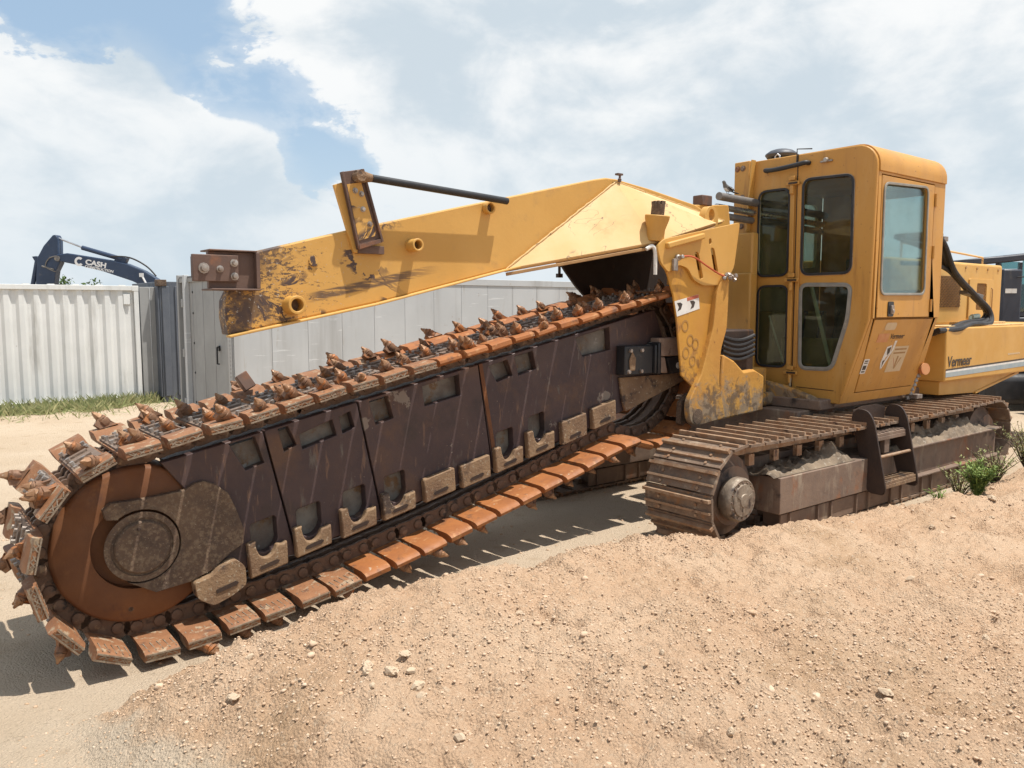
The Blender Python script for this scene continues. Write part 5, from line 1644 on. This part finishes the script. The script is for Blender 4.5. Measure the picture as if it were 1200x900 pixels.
# ------------------------------------------------------------------ excavator behind the containers
def excavator():
    Y = 30.0
    r = empty('excavator', (-10.5, Y, 0), 0)
    tag(r, 'navy blue excavator raising its arm above the white container', 'excavator')
    X = lambda p: (p[0] + 10.5, p[1])
    fr = lambda y: ((0, y, 0), (1, 0, 0), (0, 0, 1), (0, -1, 0))
    boomp = [(-16.94, 4.04), (-16.52, 4.10), (-15.01, 3.86), (-14.37, 3.72), (-13.75, 3.46), (-13.2, 3.10), (-11.9, 1.9), (-11.6, 1.5), (-12.0, 1.3), (-12.5, 1.7), (-13.7, 2.85), (-14.15, 3.07), (-15.19, 3.42), (-16.14, 3.66), (-16.83, 3.80)]
    b = MB(); b.prism([X(p) for p in boomp], fr(0), -.22, .22); bo_ = b.build('boom', navy, r, .03)
    st = [(-17.05, 4.76), (-16.93, 4.78), (-16.84, 4.62), (-16.86, 4.05), (-16.83, 3.75), (-17.0, 3.44), (-17.10, 2.9), (-17.3, 1.7), (-17.5, 1.65), (-17.78, 2.9), (-17.68, 3.91), (-17.4, 4.38)]
    b = MB(); b.prism([X(p) for p in st], fr(0), -.17, .17); b.build('stick', navy, r, .03)
    for (p0, p1, rr, mt, nm) in (((-16.90, 4.66), (-15.9, 4.27), .035, chrome, 'cylinder_rod'), ((-16.03, 4.31), (-14.55, 3.88), .085, navy, 'boom_cylinder'), ((-17.71, 3.94), (-18.05, 2.5), .08, navy, 'bucket_cylinder')):
        q0, q1 = X(p0), X(p1)
        b = MB(); b.cyl((q0[0], -.05, q0[1]), (q1[0], -.05, q1[1]), rr, n=12); b.build(nm, mt, r)
    b = MB(); b.tube(smooth_path([(X((-14.9, 0))[0], -.2, 3.98), (X((-14.2, 0))[0], -.2, 3.93), (X((-13.6, 0))[0], -.2, 3.62), (X((-13.25, 0))[0], -.2, 3.25)], 5), .03, 6); b.build('hose', black_rubber, r)
    b = MB(); b.lathe([(-.26, .10), (.26, .10)], (X((-16.88, 0))[0], 0, 3.90), (0, 1, 0), 14); b.build('pivot_pin', grey_pipe, r)
    b = MB(); b.prism([X(p) for p in [(-14.75, 3.98), (-14.35, 3.92), (-14.45, 3.72), (-14.85, 3.80)]], fr(0), -.12, .12); b.build('cylinder_lug', navy, r, .01)
    b = MB(); b.tube(smooth_path([(X((-16.9, 0))[0], -.19, 4.0), (X((-17.2, 0))[0], -.22, 3.9), (X((-17.35, 0))[0], -.19, 3.6), (X((-17.0, 0))[0], -.19, 3.42)], 5), .022, 6); b.tube([(X((-17.5, 0))[0], -.18, 3.62), (X((-17.05, 0))[0], -.18, 3.5)], .03, 6); b.build('hose', grey_pipe, r)
    b = MB(); b.b2((X((-13.85, 0))[0], -.27, 3.22), (X((-13.7, 0))[0], -.221, 3.36)); b.cyl((X((-13.74, 0))[0], -.24, 3.22), (X((-13.62, 0))[0], -.24, 2.98), .035, n=8); b.build('boom_lamp', white_ink, r)
    b = MB(); b.prism([X(p) for p in [(-17.9, 3.98), (-17.72, 4.0), (-17.62, 3.86), (-17.8, 3.80)]], fr(0), -.10, .10); b.build('cylinder_lug', navy, r, .01)
    # bucket, house, tracks (behind the containers)
    b = MB(); bk_ = [(-17.6, 1.65), (-17.2, 1.7), (-16.9, 1.2), (-17.0, .6), (-17.6, .35), (-18.0, .6), (-17.75, .9), (-17.5, 1.1)]
    b.prism([X(p) for p in bk_], fr(0), -.5, .5); b.build('bucket', navy, r, .02)
    b = MB(); b.b2((-1.2, -1.3, 1.05), (2.6, 1.3, 2.2)); b.build('house', navy, r, .08)
    b = MB(); b.b2((-1.0, -1.28, 2.21), (.4, -.3, 3.0)); b.build('cab', navy, r, .06)
    b = MB(); b.b2((-.9, -1.295, 2.3), (.3, -1.283, 2.9)); b.build('window', glass_far, r)
    for s in (-1, 1):
        b = MB(); b.b2((-1.6, s * 1.1 - .3, .0), (2.0, s * 1.1 + .3, .9)); b.build('track', black_rubber, r, .25, seg=4)
    b = MB(); b.cyl((.2, 0, .5), (.2, 0, 1.06), .6, n=20); b.build('turntable', navy, r)
    dx = V((.97, 0, -.19))
    up = V((.19, 0, .97))
    put_text('lettering', 'CASH', .255, white_ink, r, (X((-15.86, 0))[0], -.224, 3.70), dx, up, offset=.010, extrude=.002, xs=1.2)
    put_text('lettering', 'CONSTRUCTION', .13, white_ink, r, (X((-15.88, 0))[0], -.224, 3.575), dx, up, offset=.004, extrude=.002, xs=1.05)
    # C mark
    cx_, cz_ = X((-16.08, 0))[0], 3.79
    n = 18
    ring = [(cx_ + .17 * cos(t), cz_ + .17 * sin(t)) for t in np.linspace(.75, 2 * pi - .75, n)] + [(cx_ + .085 * cos(t), cz_ + .085 * sin(t)) for t in np.linspace(2 * pi - .75, .75, n)]
    b = MB(); b.prism(ring, ((0, -.221, 0), (1, 0, 0), (0, 0, 1), (0, -1, 0)), 0, .003); b.build('round_logo', white_ink, r)
    ln = [(X((-15.0, 0))[0], 3.245), (X((-14.72, 0))[0], 3.19), (X((-14.72, 0))[0], 3.22), (X((-15.0, 0))[0], 3.275)]


excavator()


# ------------------------------------------------------------------ dark machine parked at the right
def dark_machine():
    r = empty('parked_machine', (9.8, 16.0, 0), .06)
    tag(r, 'dark slate machine with a windowed cab parked behind the trencher hood', 'machine')
    b = MB(); b.b2((.02, .0, .75), (.44, 1.9, 2.86)); b.b2((.44, .12, .75), (3.2, 1.9, 1.9)); b.build('body', navy2, r, .04)
    b = MB(); b.prism([(-.95, 2.92), (.0, 2.98), (2.9, 3.28), (2.9, 3.42), (.0, 3.12), (-.95, 3.03)], ((0, .05, 0), (1, 0, 0), (0, 0, 1), (0, 1, 0)), 0, 1.9); b.build('roof', navy2, r, .03)
    b = MB(); b.b2((.45, .14, 1.91), (2.7, 1.85, 2.0)); b.b2((.45, .14, 2.0), (.52, .2, 3.0)); b.b2((2.6, .14, 2.0), (2.7, .2, 3.2)); b.b2((-.02, .1, 2.861), (.05, .2, 2.98)); b.b2((-.02, 1.7, 2.861), (.05, 1.8, 2.98)); b.build('cab_pillar', navy2, r, .01)
    b = MB(); b.b2((.05, .14, 2.87), (.449, .15, 3.01)); b.b2((.53, .16, 2.01), (2.59, .17, 3.1)); b.build('window', glass_far, r)
    b = MB(); b.b2((.521, 1.5, 2.0), (2.6, 1.6, 2.6)); b.build('cab_back', navy2, r)
    b = MB(); b.b2((.08, -.006, 2.38), (.32, -.001, 2.47)); b.build('white_label', white_vinyl, r)
    b = MB(); b.b2((-.2, -.1, .12), (3.2, .32, .75)); b.b2((-.2, 1.5, .12), (3.2, 1.95, .75)); b.build('track', black_rubber, r, .14, seg=3)
    b = MB(); b.tube([(.30, -.02, 2.70), (.36, -.12, 2.70), (.50, -.12, 2.70), (.55, -.02, 2.70)], .012, 6); b.build('grab_rail', black_rubber, r)


dark_machine()

r = empty('concrete_block', (10.62, 15.1, 0), .1)
tag(r, 'tan weathered block with a yellowish cap at the right picture edge', 'block')
b = MB(); b.b2((-.36, 0, 0), (.9, .6, .56)); b.build('block_body', concrete, r, .02)
b = MB(); b.b2((-.36, -.005, .561), (.9, .6, .66)); b.build('block_cap', tan_block, r, .02)


# ------------------------------------------------------------------ plants
def leaf_cluster(b, c, r, n, g, size, flat=1.0):
    for _ in range(n):
        d = V((g.gauss(0, 1), g.gauss(0, 1), g.gauss(0, 1))).normalized() * r * g.random() ** .45
        p = V(c) + V((d.x, d.y, d.z * flat))
        a = V((g.gauss(0, 1), g.gauss(0, 1), g.gauss(0, .7))).normalized()
        t = a.cross(V((g.gauss(0, 1), g.gauss(0, 1), g.gauss(0, 1)))).normalized()
        s = size * g.uniform(.6, 1.3)
        b.add([p - a * s, p + t * s * .45, p + a * s, p - t * s * .45], [(0, 1, 2, 3)])


def bush_tree():
    g = random.Random(4)
    r = empty('small_tree', (-17.9, 33.0, -.38), 0)
    tag(r, 'green tree top showing above the white container under the excavator arm', 'tree')
    b = MB()
    b.tube([(0, 0, 0), (.05, 0, .9), (.0, .1, 1.8)], [.16, .13, .09], 9)
    for k in range(7):
        a = k * .9
        b.tube([(.0, .05, 1.2 + .1 * k), (.5 * cos(a), .5 * sin(a), 1.9 + .1 * k), (1.0 * cos(a), .9 * sin(a), 2.4 + .1 * (k % 3))], [.06, .04, .015], 6)
    b.build('trunk', bark, r)
    b = MB()
    for k in range(26):
        a, q_ = g.uniform(0, 2 * pi), g.random() ** .5
        leaf_cluster(b, (1.75 * q_ * cos(a), 1.2 * q_ * sin(a), 2.55 + 1.0 * (1 - q_ * q_) * g.uniform(.4, 1)), g.uniform(.22, .42), 110, g, .085)
    b.build('crown', leaf_m, r, smooth=180)


bush_tree()


def grass_strip():
    g = np.random.default_rng(5)
    b = []
    n = 34000
    # strip along the foot of the white container and on past its corner
    s = g.uniform(-4.2, 1.3, n)
    dd = g.random(n) ** 1.2 * 1.9
    cl_ = fbm(s + 20, dd, 1.2, 3)
    keep = (dd < .62 + 1.3 * cl_ + .25 * (s < -.6) - .25 * (s > -.2)) & (g.random(n) < .62) | (g.random(n) < .02)
    s, dd = s[keep], dd[keep]
    n = len(s)
    x0, y0 = -8.14 + .784 * s + .6206 * (dd + .02), 17.40 + .6206 * s - .784 * (dd + .02)
    h = (.05 + .22 * g.random(n) ** 2.5) * (1.15 - .4 * dd / 1.5)
    a = g.uniform(0, pi, n)
    w = .004 + .006 * g.random(n)
    lean = g.normal(0, .07, (n, 2))
    vs = np.zeros((n, 4, 3))
    vs[:, 0] = np.stack([x0 - np.cos(a) * w, y0 - np.sin(a) * w, np.zeros(n)], -1)
    vs[:, 1] = np.stack([x0 + np.cos(a) * w, y0 + np.sin(a) * w, np.zeros(n)], -1)
    vs[:, 2] = np.stack([x0 + np.cos(a) * w * .6 + lean[:, 0] * .5, y0 + np.sin(a) * w * .6 + lean[:, 1] * .5, h * .6], -1)
    vs[:, 3] = np.stack([x0 + lean[:, 0] * 1.3, y0 + lean[:, 1] * 1.3, h], -1)
    i4 = np.arange(n)[:, None] * 4
    F = np.concatenate([i4 + np.array([[0, 1, 2]]), i4 + np.array([[0, 2, 3]])], 0)
    me = bpy.data.meshes.new('grass')
    me.from_pydata([tuple(p) for p in vs.reshape(-1, 3)], [], F.tolist())
    m, q, out = matnodes('roadside grass')
    geo = q.n('ShaderNodeNewGeometry')
    bs = q.n('ShaderNodeBsdfPrincipled'); q.l(bs.outputs[0], out.inputs[0])
    col = q.mix(geo.outputs['Random Per Island'], (.16, .20, .065), (.38, .35, .17))
    q.l(col, bs.inputs['Base Color']); bs.inputs['Roughness'].default_value = .7
    me.materials.append(m)
    tag(link('grass', me), 'rough grass growing along the foot of the white container', 'grass', kind='stuff')


grass_strip()


def weed(u, v, h, spread, nst, m, label, seed, leafn=26, lsize=.028):
    g = random.Random(seed)
    p0 = wpt(u, v)
    r = empty('weed', p0, g.uniform(0, 6))
    tag(r, label, 'plant', 'weeds beside the near track')
    st, lf = MB(), MB()
    for k in range(nst):
        a = g.uniform(0, 2 * pi); q_ = spread * g.random() ** .7
        hh = h * g.uniform(.55, 1.0)
        pts = [V((.02 * cos(a), .02 * sin(a), -.02)), V((q_ * .4 * cos(a), q_ * .4 * sin(a), hh * .5)), V((q_ * cos(a), q_ * sin(a), hh))]
        st.tube(pts, [.005, .004, .002], 5)
        for j in range(leafn):
            t = .15 + .85 * g.random()
            p = pts[0].lerp(pts[1], t * 2) if t < .5 else pts[1].lerp(pts[2], t * 2 - 1)
            d = V((g.gauss(0, 1), g.gauss(0, 1), g.uniform(0, 1.2))).normalized()
            sd = d.cross(V((0, 0, 1)))
            sd = sd.normalized() if sd.length > .01 else V((1, 0, 0))
            s = lsize * g.uniform(.6, 1.4)
            lf.add([p, p + d * s + sd * s * .32, p + d * s * 2.0, p + d * s - sd * s * .32], [(0, 1, 2, 3)])
    st.build('stem', bark if m is weed_dry else m, r)
    lf.build('foliage', m, r, smooth=180)


weed(-3.05, .60, .38, .20, 46, weed_m, 'bushy bright green weed at the mound edge by the rear of the track', 1, 34, .026)
weed(-3.75, .50, .42, .36, 34, weed_dry, 'sparse yellowing weed behind the bright green one, close to the track', 2, 18, .022)
weed(-4.7, .48, .50, .40, 36, weed_dry, 'tall dry weed farthest along the track near the idler end', 3, 18, .022)
weed(-3.35, .30, .30, .30, 26, weed_dry, 'low straggling weed between the bright green weed and the track', 5, 14, .020)
weed(-2.35, .52, .14, .20, 8, weed_m, 'low thin weed sprouting in pale gravel below the ladder', 4, 10, .018)


# ------------------------------------------------------------------ individual stones on the mound
STONES = [rock_mesh('stone', 3, 200 + k, stone_m, .3) for k in range(5)]
spots = [(4.16, .93, .036), (4.08, 1.0, .042), (4.12, .86, .030), (4.02, 1.12, .038), (3.99, 1.02, .026), (4.05, 1.20, .030), (4.20, 1.05, .024), (3.95, .90, .026), (4.1, 1.55, .028), (3.9, 1.95, .024), (3.3, 2.2, .026),
         (2.75, 2.6, .030), (2.4, 2.35, .028), (1.8, 1.5, .024), (.6, 1.62, .034), (.25, 1.78, .028), (4.45, .30, .030), (4.6, .5, .028), (3.2, .8, .022), (2.2, 1.0, .024), (-1.0, 1.05, .034), (-1.8, 1.2, .034), (-2.6, .9, .05), (-2.2, 1.5, .03), (1.2, 2.3, .026), (3.0, 1.6, .024)]
for i, (u, v, s) in enumerate(spots):
    o = link('stone', STONES[i % 5])
    p = wpt(u, v)
    o.location = p + V((0, 0, s * .25))
    o.scale = (s, s * random.uniform(.8, 1.1), s)
    o.rotation_euler = (random.uniform(-.3, .3), random.uniform(-.3, .3), random.uniform(0, 6))
    tag(o, 'pale limestone lump lying loose on the reddish dirt mound', 'stone', 'loose stones on the dirt mound')
